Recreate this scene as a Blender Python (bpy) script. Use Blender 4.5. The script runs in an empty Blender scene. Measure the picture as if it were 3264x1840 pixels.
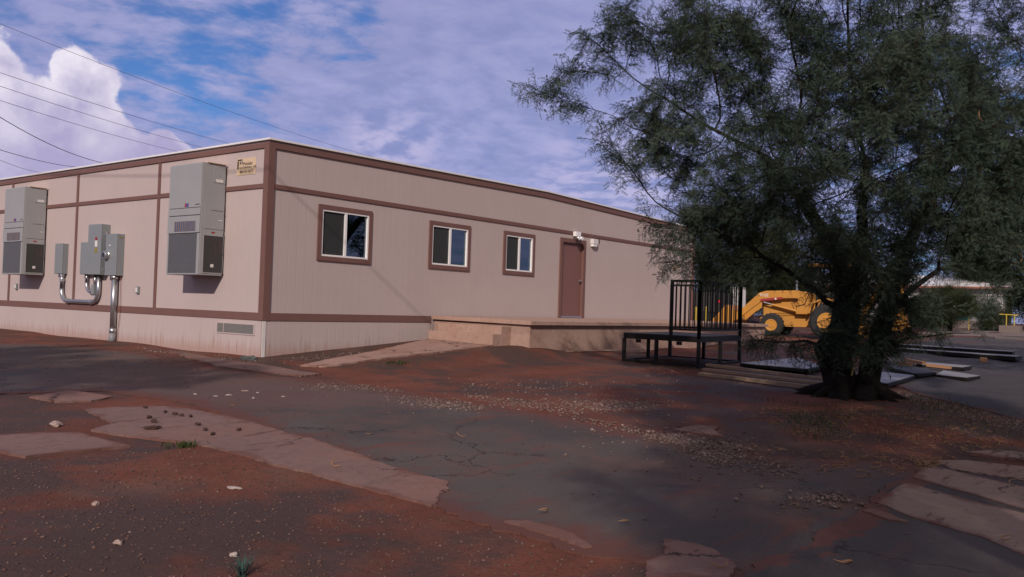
import bpy, bmesh, math, random
import numpy as np
from mathutils import Vector, Matrix
from mathutils.geometry import delaunay_2d_cdt

random.seed(7); rng = np.random.default_rng(7)
S = bpy.context.scene
COL = S.collection
R = math.radians

# ------------------------------------------------------------------ camera
F, WPX, HPX = 2775.657, 3264, 1840
CAM = np.array([-9.76299, -13.42228, 1.00102])
FW = np.array([0.7869112, 0.61668336, 0.0217349])
RT = np.array([0.61593028, -0.78711144, 0.03294657])
UP = np.array([-0.03742539, 0.01253884, 0.99922076])
cd = bpy.data.cameras.new('camera'); cam = bpy.data.objects.new('camera', cd); COL.objects.link(cam)
cd.sensor_width = 36; cd.lens = F / WPX * 36; cd.clip_end = 3000; cd.clip_start = .05
m = Matrix(((RT[0], UP[0], -FW[0], CAM[0]), (RT[1], UP[1], -FW[1], CAM[1]), (RT[2], UP[2], -FW[2], CAM[2]), (0, 0, 0, 1)))
cam.matrix_world = m
S.camera = cam
S.view_settings.view_transform = 'Standard'; S.view_settings.look = 'None'
S.view_settings.exposure = 0.02; S.view_settings.gamma = 1

# ------------------------------------------------------------------ terrain
_u = np.array([-400, -10, 2, 9, 16, 23, 28, 36, 50, 68, 100, 160, 900.])
_z = np.array([-.9, -.42, -.33, -.20, -.07, .01, .12, .19, .38, .64, .95, 1.05, 1.05])
_uu = np.linspace(-400, 900, 6501)
_zz = np.interp(_uu, _u, _z)
_k = np.exp(-np.linspace(-3, 3, 31) ** 2 / 2); _k /= _k.sum()
_zz = np.convolve(np.pad(_zz, 15, mode='edge'), _k, 'valid')
_bump = [(rng.uniform(-1, 1), rng.uniform(-1, 1), rng.uniform(0, 6.28)) for _ in range(9)]

def zg(x, y):
    x = np.asarray(x, float); y = np.asarray(y, float)
    u = (x - CAM[0]) * .787 + (y - CAM[1]) * .617
    z = np.interp(u, _uu, _zz)
    lat = np.maximum(0, np.maximum(-2.40 - y, y + .30))
    bank = .27 * np.clip((x + .4) / 4.3, 0, 1) * np.exp(-(np.maximum(0, x - 4.6) / 1.5) ** 2)
    z = z + bank * np.exp(-(lat / .75) ** 2)
    dx = np.maximum(0, np.maximum(6 - x, x - 17)); dy = np.abs(y + 2.9)
    z = z + .10 * np.exp(-(dx / 1.4) ** 2 - (dy / .55) ** 2) * (0.6 + .4 * np.sin(x * 1.9 + .6))
    z = z + .05 * np.exp(-(((x - 1.2) / 1.2) ** 2 + ((y + 10.5) / 1.2) ** 2))
    for a, b, c in _bump:
        z = z + .006 * np.sin(x * (1.2 + 1.6 * a) + y * (1.1 + 1.7 * b) + c)
    return z

def gp(x, y):
    """source pixel -> point on the terrain"""
    d = FW + (x - WPX / 2) / F * RT - (y - HPX / 2) / F * UP
    z = 0.
    for _ in range(25):
        t = (z - CAM[2]) / d[2] if d[2] < -1e-4 else 80.
        q = CAM + t * d
        z = .5 * z + .5 * float(zg(q[0], q[1]))
    return Vector((q[0], q[1], float(zg(q[0], q[1]))))

def at_depth(x, y, D):
    d = FW + (x - WPX / 2) / F * RT - (y - HPX / 2) / F * UP
    return Vector(CAM + d * D)
K = 3264 / 2576
def gd(x, y): return gp(x * K, y * K)

# ------------------------------------------------------------------ materials
def lin(c):
    return tuple(((v / 255) / 12.92 if v / 255 <= .04045 else ((v / 255 + .055) / 1.055) ** 2.4) for v in c)

class NT:
    def __init__(s, tree): s.t = tree; s.n = tree.nodes; s.l = tree.links
    def new(s, typ, **kw):
        n = s.n.new(typ)
        for k, v in kw.items(): setattr(n, k, v)
        return n
    def put(s, sock, v):
        if hasattr(v, 'links') or isinstance(v, bpy.types.NodeSocket): s.l.new(v, sock)
        elif v is not None:
            try: sock.default_value = v
            except Exception: sock.default_value = (*v, 1)
    def math(s, op, a, b=None, c=None, clamp=False):
        n = s.new('ShaderNodeMath', operation=op, use_clamp=clamp)
        for i, v in enumerate((a, b, c)):
            if v is not None: s.put(n.inputs[i], v)
        return n.outputs[0]
    def vmath(s, op, a, b=None, out=0):
        n = s.new('ShaderNodeVectorMath', operation=op)
        s.put(n.inputs[0], a)
        if b is not None:
            if op == 'SCALE': s.put(n.inputs[3], b)
            else: s.put(n.inputs[1], b)
        return n.outputs[out]
    def mix(s, f, a, b, mode='MIX'):
        n = s.new('ShaderNodeMix', data_type='RGBA', blend_type=mode); n.clamp_factor = True
        s.put(n.inputs[0], f)
        for i, v in ((6, a), (7, b)):
            if isinstance(v, tuple): n.inputs[i].default_value = (*v[:3], 1)
            else: s.l.new(v, n.inputs[i])
        return n.outputs[2]
    def noise(s, vec, scale, detail=4, rough=.55, out=0, lac=2.0):
        n = s.new('ShaderNodeTexNoise'); s.put(n.inputs['Scale'], scale); n.inputs['Detail'].default_value = detail
        n.inputs['Roughness'].default_value = rough; n.inputs['Lacunarity'].default_value = lac
        if vec is not None: s.l.new(vec, n.inputs['Vector'])
        return n.outputs[out]
    def ramp(s, f, a, b, smooth=True):
        n = s.new('ShaderNodeMapRange'); n.interpolation_type = 'SMOOTHSTEP' if smooth else 'LINEAR'
        s.put(n.inputs[0], f); s.put(n.inputs[1], a); s.put(n.inputs[2], b)
        return n.outputs[0]
    def bump(s, h, strength=.3, dist=.01, normal=None):
        n = s.new('ShaderNodeBump'); n.inputs['Strength'].default_value = strength; n.inputs['Distance'].default_value = dist
        s.l.new(h, n.inputs['Height'])
        if normal is not None: s.l.new(normal, n.inputs['Normal'])
        return n.outputs[0]

def newmat(name):
    m = bpy.data.materials.new(name); m.use_nodes = True
    nt = NT(m.node_tree); b = m.node_tree.nodes['Principled BSDF']
    return m, nt, b

def pos(nt): return nt.new('ShaderNodeNewGeometry').outputs['Position']
def objco(nt): return nt.new('ShaderNodeTexCoord').outputs['Object']

def simple(name, col, rough=.6, metal=0., var=.12, scale=6, bump=0., bscale=60, dirt=None, spec=.5):
    m, nt, b = newmat(name)
    P = objco(nt)
    n = nt.noise(P, scale, 5, .6)
    c2 = tuple(max(0, v * (1 - var * 1.6)) for v in col); c1 = tuple(min(1, v * (1 + var)) for v in col)
    c = nt.mix(n, c2, c1)
    if dirt: c = nt.mix(nt.math('MULTIPLY', nt.ramp(nt.noise(P, scale * .6, 6, .7), .52, .75), .7), c, dirt)
    nt.l.new(c, b.inputs['Base Color'])
    b.inputs['Roughness'].default_value = rough; b.inputs['Metallic'].default_value = metal
    b.inputs['Specular IOR Level'].default_value = spec
    nt.l.new(nt.math('ADD', nt.math('MULTIPLY', n, .2), rough - .1), b.inputs['Roughness'])
    if bump: nt.l.new(nt.bump(nt.noise(P, bscale, 4, .6), .5, bump), b.inputs['Normal'])
    return m

M = {}
def siding(name, axis, groove=True):
    m, nt, b = newmat(name); P = pos(nt)
    sep = nt.new('ShaderNodeSeparateXYZ'); nt.l.new(P, sep.inputs[0])
    n1 = nt.noise(P, 1.3, 5, .6); n2 = nt.noise(P, 40, 3, .6)
    st = nt.new('ShaderNodeMapping'); st.inputs['Scale'].default_value = (14, 14, .8); nt.l.new(P, st.inputs[0])
    n3 = nt.noise(st.outputs[0], 1.5, 4, .6)
    c = nt.mix(n1, (.43, .352, .342), (.50, .412, .40))
    c = nt.mix(nt.math('MULTIPLY', n3, .35), c, (.37, .30, .275))
    pn = nt.math('FRACT', nt.math('MULTIPLY', nt.math('SINE', nt.math('MULTIPLY', nt.math('FLOOR', nt.math('DIVIDE', sep.outputs[axis], 1.2192)), 12.9)), 43.7))
    c = nt.mix(nt.math('MULTIPLY', pn, .22), c, (.40, .325, .30))
    # red soil splash near the ground
    z = sep.outputs[2]
    sp = nt.ramp(nt.math('ADD', z, nt.math('MULTIPLY', nt.math('SUBTRACT', n3, .5), -.5)), .26, -.06)
    c = nt.mix(nt.math('MULTIPLY', sp, .5), c, (.30, .14, .095))
    rs = nt.math('MULTIPLY', nt.ramp(n3, .58, .75), nt.ramp(z, .58, .15))
    c = nt.mix(nt.math('MULTIPLY', rs, .45), c, (.22, .11, .08))
    if groove:
        g = nt.math('FRACT', nt.math('DIVIDE', sep.outputs[axis], .2032))
        g = nt.math('ABSOLUTE', nt.math('SUBTRACT', g, .5))
        gr = nt.ramp(g, .012, .045)
        nb = nt.bump(gr, .3, .006)
        nt.l.new(nt.bump(n2, .25, .004, nb), b.inputs['Normal'])
        c = nt.mix(nt.math('MULTIPLY', nt.math('SUBTRACT', 1., gr), .10), c, (.36, .28, .24))
    nt.l.new(c, b.inputs['Base Color'])
    b.inputs['Roughness'].default_value = .75; b.inputs['Specular IOR Level'].default_value = .25
    return m
M['side_x'] = siding('gable_siding', 0); M['side_y'] = siding('side_siding', 1)
M['trim'] = simple('brown_trim_paint', (.165, .085, .073), .65, var=.1, scale=3, bump=.002, bscale=30, spec=.3)
M['door'] = simple('brown_door_paint', (.185, .088, .076), .5, var=.06, scale=2, spec=.35)
M['white_metal'] = simple('white_roof_metal', (.72, .70, .70), .4, var=.06, scale=2)
M['roof'] = simple('roof_membrane', (.6, .58, .56), .8)
M['white'] = simple('white_vinyl', (.78, .76, .76), .4, var=.03)
M['ac'] = simple('ac_grey_paint', (.29, .29, .295), .5, var=.06, scale=2.5, spec=.35)
M['ebox'] = simple('panel_grey_paint', (.205, .22, .232), .45, var=.06, scale=3, spec=.4)
M['galv'] = simple('galvanised_pipe', (.45, .46, .48), .32, .85, var=.2, scale=9)
M['steel'] = simple('steel', (.55, .55, .56), .3, .9)
M['blackmetal'] = simple('black_painted_steel', (.010, .009, .009), .6, var=.25, scale=8, spec=.2)
M['deck'] = simple('dark_steel_deck', (.035, .034, .036), .7, var=.25, scale=4, dirt=(.075, .05, .045))
M['panel'] = simple('grey_ramp_deck', (.2, .205, .225), .5, var=.15, scale=3, dirt=(.13, .10, .09))
M['panel_light'] = simple('pale_ramp_deck', (.26, .25, .25), .55, var=.12, scale=3, dirt=(.2, .17, .15))
M['wood'] = simple('lumber', (.30, .20, .125), .75, var=.25, scale=5, bump=.003, bscale=20)
M['wood_orange'] = simple('orange_lumber', (.31, .155, .075), .75, var=.2, scale=5)
M['black'] = simple('black_rubber', (.016, .016, .016), .8, var=.3, bump=.004, bscale=50)
M['dark'] = simple('dark_recess', (.02, .02, .02), .8)
M['yellow'] = simple('machine_yellow', (.50, .225, .032), .5, var=.12, scale=2, dirt=(.30, .15, .045))
M['yellow_paint'] = simple('yellow_paint', (.42, .30, .035), .5)
M['tape'] = simple('yellow_tape', (.26, .20, .03), .5)
M['redlabel'] = simple('red_paint', (.30, .025, .03), .45)
M['redlamp'] = simple('red_lens', (.6, .01, .02), .3)
M['signmat'] = simple('cream_sign', (.60, .45, .30), .55, var=.05)
M['ink'] = simple('black_ink', (.02, .018, .02), .6, var=0.01)
M['teal'] = simple('teal_door', (.01, .12, .15), .5)
M['farwall'] = simple('white_far_wall', (.40, .38, .385), .8, var=.06)
M['pod'] = simple('dry_pod', (.27, .145, .065), .7, var=.3, scale=20)
M['bark'] = simple('dark_bark', (.020, .016, .014), .95, var=.5, scale=14, bump=.03, bscale=22, spec=.1)
M['twig'] = simple('twig_bark', (.035, .026, .02), .95, var=.3, spec=.1)
M['curtain'] = simple('curtain', (.42, .42, .34), .9)
M['floor_in'] = simple('interior', (.25, .23, .21), .9)
M['greylight'] = simple('pale_grey_plastic', (.66, .62, .60), .45)
M['cable'] = simple('dark_cable', (.055, .05, .055), .6)
M['copper'] = simple('copper_pipe', (.16, .07, .045), .5, .3)
M['labelwhite'] = simple('label_white', (.65, .63, .62), .6)
M['paper'] = simple('white_scrap', (.62, .60, .60), .8)

def mesh_grille(name, c1, c2, sx=70.):
    m, nt, b = newmat(name); P = objco(nt)
    sep = nt.new('ShaderNodeSeparateXYZ'); nt.l.new(P, sep.inputs[0])
    a = nt.math('ABSOLUTE', nt.math('SUBTRACT', nt.math('FRACT', nt.math('MULTIPLY', sep.outputs[2], sx)), .5))
    bb = nt.math('ABSOLUTE', nt.math('SUBTRACT', nt.math('FRACT', nt.math('MULTIPLY', nt.math('ADD', sep.outputs[0], sep.outputs[1]), sx)), .5))
    g = nt.math('MAXIMUM', nt.ramp(a, .28, .40), nt.ramp(bb, .30, .42))
    n = nt.noise(P, 5, 5, .6)
    c = nt.mix(g, nt.mix(n, tuple(v * .6 for v in c1), tuple(v * 1.3 for v in c1)), c2)
    nt.l.new(c, b.inputs['Base Color']); b.inputs['Roughness'].default_value = .6
    return m
M['coil'] = mesh_grille('coil_mesh', (.055, .055, .06), (.12, .12, .13), 45.)
M['coil_dark'] = mesh_grille('dark_coil_mesh', (.022, .020, .020), (.05, .05, .05), 45.)
M['ventmesh'] = mesh_grille('vent_mesh', (.11, .105, .10), (.2, .19, .18), 40.)

# concrete (porch and slabs)
def concrete(name, c1, c2, red=.35, edge=False):
    m, nt, b = newmat(name); P = pos(nt)
    n1 = nt.noise(P, 1.1, 6, .62); n2 = nt.noise(P, 9, 6, .65); n3 = nt.noise(P, 90, 3, .6)
    c = nt.mix(n1, c1, c2)
    c = nt.mix(nt.math('MULTIPLY', nt.ramp(n2, .45, .72), .45), c, tuple(v * .62 for v in c1))
    c = nt.mix(nt.math('MULTIPLY', nt.ramp(nt.noise(P, .7, 6, .7), .47, .68), red), c, (.25, .105, .065))
    c = nt.mix(nt.math('MULTIPLY', nt.ramp(n3, .55, .70), .4), c, tuple(v * .45 for v in c1))
    c = nt.mix(nt.math('MULTIPLY', nt.ramp(nt.noise(P, 45, 4, .6), .60, .72), .4), c, tuple(min(1, v * 1.5) for v in c2))
    if edge:
        mp = nt.new('ShaderNodeMapping'); mp.inputs['Rotation'].default_value = (0, 0, R(58)); mp.inputs['Scale'].default_value = (.6, 3.0, 1); nt.l.new(P, mp.inputs[0])
        c = nt.mix(nt.math('MULTIPLY', nt.ramp(nt.noise(mp.outputs[0], 2.2, 6, .65), .60, .66), .75), c, (.085, .034, .025))
        ve = nt.new('ShaderNodeTexVoronoi'); ve.feature = 'DISTANCE_TO_EDGE'; ve.inputs['Scale'].default_value = .7
        nt.l.new(nt.vmath('ADD', P, nt.vmath('SCALE', nt.noise(P, 2.2, 6, .65, out=1), .7)), ve.inputs['Vector'])
        c = nt.mix(nt.math('MULTIPLY', nt.math('MULTIPLY', nt.ramp(ve.outputs[0], .014, .004), nt.ramp(nt.noise(P, .7, 3, .5), .47, .53)), .85), c, (.02, .013, .011))
    if edge:
        ea = nt.new('ShaderNodeAttribute', attribute_name='edge').outputs['Fac']
        en = nt.math('ADD', ea, nt.math('MULTIPLY', nt.math('SUBTRACT', nt.noise(P, 2.6, 7, .65), .52), .55))
        c = nt.mix(nt.math('MULTIPLY', nt.ramp(en, .05, -.04), .7), c, (.125, .05, .038))
    nt.l.new(c, b.inputs['Base Color']); b.inputs['Roughness'].default_value = .88
    b.inputs['Specular IOR Level'].default_value = .25
    nb = nt.bump(n3, .4, .004); nt.l.new(nt.bump(n2, .35, .012, nb), b.inputs['Normal'])
    return m
M['conc'] = concrete('porch_concrete', (.33, .215, .172), (.42, .285, .23), .22)
M['slab'] = concrete('old_slab_concrete', (.155, .095, .082), (.215, .132, .115), .4, True)
M['slab_tan'] = concrete('tan_slab_concrete', (.20, .14, .112), (.26, .185, .15), .2, True)
M['path'] = concrete('path_concrete', (.27, .165, .135), (.36, .23, .19), .35, True)
M['farconc'] = concrete('far_concrete', (.15, .125, .115), (.19, .155, .145), .15)

def soil():
    m, nt, b = newmat('red_soil'); P = pos(nt)
    big = nt.noise(P, .34, 6, .6); mid = nt.noise(P, 1.5, 7, .62); fine = nt.noise(P, 26, 5, .65); tiny = nt.noise(P, 120, 3, .6)
    c = nt.mix(nt.ramp(mid, .3, .7), (.112, .038, .025), (.19, .064, .041))
    # damp soil: darker, greyer patches with their own outline
    dm = nt.ramp(nt.math('ADD', nt.math('ADD', nt.math('MULTIPLY', big, .7), nt.math('MULTIPLY', nt.noise(P, 1.0, 4, .55), .35)), nt.math('MULTIPLY', nt.math('SUBTRACT', mid, .5), .6)), .44, .60)
    c = nt.mix(nt.math('MULTIPLY', dm, .88), c, (.050, .034, .028))
    c = nt.mix(nt.math('MULTIPLY', nt.ramp(nt.noise(P, .8, 5, .6), .55, .72), .4), c, (.175, .088, .060))
    # dark crumbs and pale grit
    c = nt.mix(nt.math('MULTIPLY', nt.ramp(fine, .55, .66), .5), c, (.038, .019, .016))
    vo = nt.new('ShaderNodeTexVoronoi'); vo.inputs['Scale'].default_value = 46; nt.l.new(P, vo.inputs['Vector'])
    gs = nt.new('ShaderNodeSeparateColor'); nt.l.new(vo.outputs['Color'], gs.inputs[0])
    grit = nt.math('MULTIPLY', nt.ramp(vo.outputs['Distance'], .30, .16), nt.math('GREATER_THAN', nt.math('ADD', gs.outputs[0], nt.math('MULTIPLY', mid, .35)), 1.13))
    c = nt.mix(grit, c, nt.mix(gs.outputs[1], (.13, .075, .06), (.26, .20, .175)))
    nt.l.new(c, b.inputs['Base Color']); b.inputs['Specular IOR Level'].default_value = .2
    nt.l.new(nt.math('SUBTRACT', .95, nt.math('MULTIPLY', dm, .25)), b.inputs['Roughness'])
    n1 = nt.bump(mid, .5, .05); n2 = nt.bump(fine, .6, .02, n1); nt.l.new(nt.bump(tiny, .5, .006, n2), b.inputs['Normal'])
    return m
M['soil'] = soil()

def asphalt(name, c1, c2, dirt, ew=.46):
    m, nt, b = newmat(name); P = pos(nt)
    big = nt.noise(P, .5, 6, .6); mid = nt.noise(P, 2.2, 6, .65); fine = nt.noise(P, 170, 3, .6)
    mp = nt.new('ShaderNodeMapping'); mp.inputs['Rotation'].default_value = (0, 0, R(60)); mp.inputs['Scale'].default_value = (.35, 2.2, 1); nt.l.new(P, mp.inputs[0])
    stk = nt.noise(mp.outputs[0], 1.6, 6, .62)
    c = nt.mix(nt.ramp(big, .35, .65), c1, c2)
    c = nt.mix(nt.math('MULTIPLY', nt.ramp(fine, .45, .70), .5), c, tuple(v * 2.0 for v in c2))
    ve = nt.new('ShaderNodeTexVoronoi'); ve.feature = 'DISTANCE_TO_EDGE'; ve.inputs['Scale'].default_value = .55
    nt.l.new(nt.vmath('ADD', P, nt.vmath('SCALE', nt.noise(P, 1.7, 6, .65, out=1), .9)), ve.inputs['Vector'])
    ck = nt.math('MULTIPLY', nt.ramp(ve.outputs[0], .012, .003), nt.ramp(nt.noise(P, .6, 3, .5), .48, .56))
    c = nt.mix(nt.math('MULTIPLY', ck, .8), c, (.012, .009, .008))
    d = nt.ramp(nt.math('ADD', stk, nt.math('MULTIPLY', mid, .3)), .70, .86)
    c = nt.mix(nt.math('MULTIPLY', d, dirt), c, (.115, .045, .032))
    bias = nt.math('MULTIPLY', nt.ramp(nt.vmath('DISTANCE', P, (-1.7, -3.0, -.15), out=1), 4.2, 1.0), .62)
    d2 = nt.ramp(nt.math('ADD', nt.math('ADD', mid, bias), nt.math('MULTIPLY', nt.noise(P, .32, 5, .6), .8)), .82, 1.12)
    c = nt.mix(nt.math('MULTIPLY', d2, .62 * dirt), c, (.12, .062, .05))
    ea = nt.new('ShaderNodeAttribute', attribute_name='edge').outputs['Fac']
    en = nt.math('ADD', ea, nt.math('MULTIPLY', nt.math('SUBTRACT', nt.noise(P, 2.6, 7, .65), .52), 1.3))
    c = nt.mix(nt.math('MULTIPLY', nt.ramp(en, ew, .0), 1.0), c, (.105, .042, .031))
    nt.l.new(c, b.inputs['Base Color']); b.inputs['Specular IOR Level'].default_value = .3
    nt.l.new(nt.math('ADD', .66, nt.math('MULTIPLY', big, .3)), b.inputs['Roughness'])
    vo = nt.new('ShaderNodeTexVoronoi'); vo.inputs['Scale'].default_value = 90; nt.l.new(P, vo.inputs['Vector'])
    n1 = nt.bump(mid, .3, .02); n2 = nt.bump(vo.outputs['Distance'], .45, .006, n1); nt.l.new(n2, b.inputs['Normal'])
    return m
M['asphalt'] = asphalt('old_asphalt', (.046, .037, .034), (.076, .063, .059), .95)
M['road'] = asphalt('road_asphalt', (.040, .036, .036), (.056, .050, .049), .2, .08)
M['asphalt_dark'] = asphalt('dark_asphalt', (.042, .034, .032), (.060, .050, .047), .3, .05)

def pebble_mat(name, c1, c2, c3):
    m, nt, b = newmat(name)
    g = nt.new('ShaderNodeNewGeometry').outputs['Random Per Island']
    c = nt.mix(nt.ramp(g, 0., .6, False), c1, c2); c = nt.mix(nt.ramp(g, .75, 1., False), c, c3)
    c = nt.mix(nt.math('MULTIPLY', nt.noise(pos(nt), 60, 4), .5), c, (.1, .06, .05))
    nt.l.new(c, b.inputs['Base Color']); b.inputs['Roughness'].default_value = .85
    return m
M['pebble'] = pebble_mat('gravel_stone', (.08, .05, .04), (.17, .11, .09), (.30, .235, .205))
M['pebble_dark'] = pebble_mat('soil_crumb', (.04, .022, .018), (.10, .046, .034), (.17, .11, .09))
M['litter'] = pebble_mat('litter_bit', (.28, .15, .06), (.42, .25, .10), (.12, .07, .04))

def leaf_mat(name, c1, c2, c3, trans=.25):
    m, nt, b = newmat(name)
    g = nt.new('ShaderNodeNewGeometry'); P = g.outputs['Position']
    n = nt.noise(P, .9, 4, .6)
    c = nt.mix(nt.ramp(n, .35, .65), c1, c2); c = nt.mix(nt.math('MULTIPLY', g.outputs['Random Per Island'], .5), c, c3)
    nt.n.remove(b)
    d = nt.new('ShaderNodeBsdfDiffuse'); t = nt.new('ShaderNodeBsdfTranslucent'); mx = nt.new('ShaderNodeMixShader')
    nt.l.new(c, d.inputs[0]); nt.l.new(c, t.inputs[0]); mx.inputs[0].default_value = trans
    nt.l.new(d.outputs[0], mx.inputs[1]); nt.l.new(t.outputs[0], mx.inputs[2])
    nt.l.new(mx.outputs[0], nt.n['Material Output'].inputs[0])
    return m
M['leaf'] = leaf_mat('mesquite_leaf', (.034, .062, .046), (.070, .102, .075), (.108, .122, .09), .33)
M['leaf2'] = leaf_mat('far_leaf', (.030, .046, .024), (.05, .07, .035), (.06, .062, .03))
M['grass'] = leaf_mat('weed_green', (.035, .06, .022), (.055, .08, .03), (.09, .085, .035))
M['agave'] = leaf_mat('blue_green_weed', (.035, .075, .07), (.05, .10, .09), (.09, .12, .10))

def glass():
    m, nt, b = newmat('window_glass'); nt.n.remove(b)
    gl = nt.new('ShaderNodeBsdfGlossy'); gl.inputs['Roughness'].default_value = .01; gl.inputs[0].default_value = (.75, .9, 1, 1)
    tr = nt.new('ShaderNodeBsdfTransparent'); tr.inputs[0].default_value = (.5, .6, .62, 1)
    fr = nt.new('ShaderNodeFresnel'); fr.inputs[0].default_value = 1.75
    mx = nt.new('ShaderNodeMixShader'); nt.l.new(nt.math('MULTIPLY', fr.outputs[0], 1.9, clamp=True), mx.inputs[0]); nt.l.new(tr.outputs[0], mx.inputs[1]); nt.l.new(gl.outputs[0], mx.inputs[2])
    nt.l.new(mx.outputs[0], nt.n['Material Output'].inputs[0]); return m
M['glass'] = glass()
def screen():
    m, nt, b = newmat('insect_screen'); nt.n.remove(b)
    d = nt.new('ShaderNodeBsdfDiffuse'); d.inputs[0].default_value = (.06, .062, .065, 1)
    tr = nt.new('ShaderNodeBsdfTransparent'); mx = nt.new('ShaderNodeMixShader'); mx.inputs[0].default_value = .6
    nt.l.new(tr.outputs[0], mx.inputs[1]); nt.l.new(d.outputs[0], mx.inputs[2])
    nt.l.new(mx.outputs[0], nt.n['Material Output'].inputs[0]); return m
M['screen'] = screen()

# ------------------------------------------------------------------ mesh helpers
OFF = {}
class MB:
    def __init__(s): s.v = []; s.f = []
    def add(s, vs, fs):
        o = len(s.v); s.v += [Vector(v) for v in vs]; s.f += [tuple(i + o for i in f) for f in fs]; return s
    def box(s, x0, x1, y0, y1, z0, z1):
        return s.add([(x0, y0, z0), (x1, y0, z0), (x1, y1, z0), (x0, y1, z0), (x0, y0, z1), (x1, y0, z1), (x1, y1, z1), (x0, y1, z1)],
                     [(0, 3, 2, 1), (4, 5, 6, 7), (0, 1, 5, 4), (1, 2, 6, 5), (2, 3, 7, 6), (3, 0, 4, 7)])
    def prism(s, poly, fn, d0, d1):
        n = len(poly)
        vs = [fn(a, b, d0) for a, b in poly] + [fn(a, b, d1) for a, b in poly]
        fs = [tuple(range(n))[::-1], tuple(range(n, 2 * n))] + [(i, (i + 1) % n, n + (i + 1) % n, n + i) for i in range(n)]
        return s.add(vs, fs)
    def tube(s, path, r, n=8, caps=True):
        path = [Vector(p) for p in path]; k = len(path)
        rr = r if isinstance(r, (list, tuple)) else [r] * k
        vs = []; prev = None
        for i, p in enumerate(path):
            t = (path[min(i + 1, k - 1)] - path[max(i - 1, 0)]).normalized()
            if prev is None:
                a = Vector((0, 0, 1)) if abs(t.z) < .9 else Vector((1, 0, 0)); prev = t.cross(a).normalized()
            prev = (prev - t * prev.dot(t)).normalized(); q = t.cross(prev)
            for j in range(n):
                a = 2 * math.pi * j / n; vs.append(p + (prev * math.cos(a) + q * math.sin(a)) * rr[i])
        fs = [(i * n + j, i * n + (j + 1) % n, (i + 1) * n + (j + 1) % n, (i + 1) * n + j) for i in range(k - 1) for j in range(n)]
        if caps: fs += [tuple(range(n))[::-1], tuple(range((k - 1) * n, k * n))]
        return s.add(vs, fs)
    def bar(s, a, b, w, h=None, up=(0, 0, 1)):
        a = Vector(a); b = Vector(b); h = h or w; t = (b - a).normalized(); up = Vector(up)
        if abs(t.dot(up)) > .95: up = Vector((1, 0, 0))
        x = t.cross(up).normalized(); y = x.cross(t)
        vs = [p + x * i * w / 2 + y * j * h / 2 for p in (a, b) for i, j in ((-1, -1), (1, -1), (1, 1), (-1, 1))]
        return s.add(vs, [(0, 3, 2, 1), (4, 5, 6, 7), (0, 1, 5, 4), (1, 2, 6, 5), (2, 3, 7, 6), (3, 0, 4, 7)])
    def lathe(s, prof, c, axis='y', n=24):
        c = Vector(c); vs = []
        for a_, r in prof:
            for j in range(n):
                t = 2 * math.pi * j / n
                if axis == 'y': vs.append(c + Vector((math.cos(t) * r, a_, math.sin(t) * r)))
                elif axis == 'z': vs.append(c + Vector((math.cos(t) * r, math.sin(t) * r, a_)))
                else: vs.append(c + Vector((a_, math.cos(t) * r, math.sin(t) * r)))
        k = len(prof)
        fs = [(i * n + j, i * n + (j + 1) % n, (i + 1) * n + (j + 1) % n, (i + 1) * n + j) for i in range(k - 1) for j in range(n)]
        fs += [tuple(range(n))[::-1], tuple(range((k - 1) * n, k * n))]
        return s.add(vs, fs)
    def build(s, name, mat, parent=None, bevel=0., smooth=False, origin=None):
        off = Vector(origin) if origin is not None else (OFF[parent.name] if parent else Vector())
        if parent is None and origin is None and s.v:
            lo = [min(v[i] for v in s.v) for i in range(3)]; hi = [max(v[i] for v in s.v) for i in range(3)]
            off = Vector(((lo[0] + hi[0]) / 2, (lo[1] + hi[1]) / 2, lo[2]))
        me = bpy.data.meshes.new(name); me.from_pydata([tuple(v - off) for v in s.v], [], s.f)
        bm = bmesh.new(); bm.from_mesh(me); bmesh.ops.recalc_face_normals(bm, faces=bm.faces); bm.to_mesh(me); bm.free()
        return link(name, me, mat, parent, off, bevel, smooth)

def link(name, me, mat, parent=None, off=Vector(), bevel=0., smooth=False):
    if mat is not None: me.materials.append(mat)
    o = bpy.data.objects.new(name, me); COL.objects.link(o)
    if parent: o.parent = parent
    else: o.location = off
    OFF[o.name] = Vector(off)
    if smooth:
        me.polygons.foreach_set('use_smooth', [True] * len(me.polygons))
    if bevel:
        b = o.modifiers.new('bevel', 'BEVEL'); b.width = bevel; b.segments = 2; b.limit_method = 'ANGLE'; b.angle_limit = R(40)
    return o

def tag(o, label=None, cat=None, group=None, kind=None):
    if label: o['label'] = label
    if cat: o['category'] = cat
    if group: o['group'] = group
    if kind: o['kind'] = kind
    return o
def thing(name, label, cat, loc, group=None, rz=0., local=False):
    o = bpy.data.objects.new(name, None); COL.objects.link(o); o.location = loc; o.rotation_euler = (0, 0, rz); o.empty_display_size = .2
    OFF[o.name] = Vector() if local else Vector(loc)
    return tag(o, label, cat, group)
def copy_tree(o, parent=None):
    c = o.copy(); COL.objects.link(c); OFF[c.name] = OFF.get(o.name, Vector())
    if parent: c.parent = parent
    for ch in list(o.children): copy_tree(ch, c)
    return c
def bx(name, mat, parent, *b, bevel=.004): return MB().box(*b).build(name, mat, parent, bevel)
def text_mesh(body, size, name):
    cu = bpy.data.curves.new(name, 'FONT'); cu.body = body; cu.size = size; cu.extrude = .0015; cu.resolution_u = 3
    o = bpy.data.objects.new(name + '_tmp', cu); COL.objects.link(o)
    dg = bpy.context.evaluated_depsgraph_get(); dg.update()
    me = bpy.data.meshes.new_from_object(o.evaluated_get(dg)); bpy.data.objects.remove(o); bpy.data.curves.remove(cu)
    return me
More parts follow.
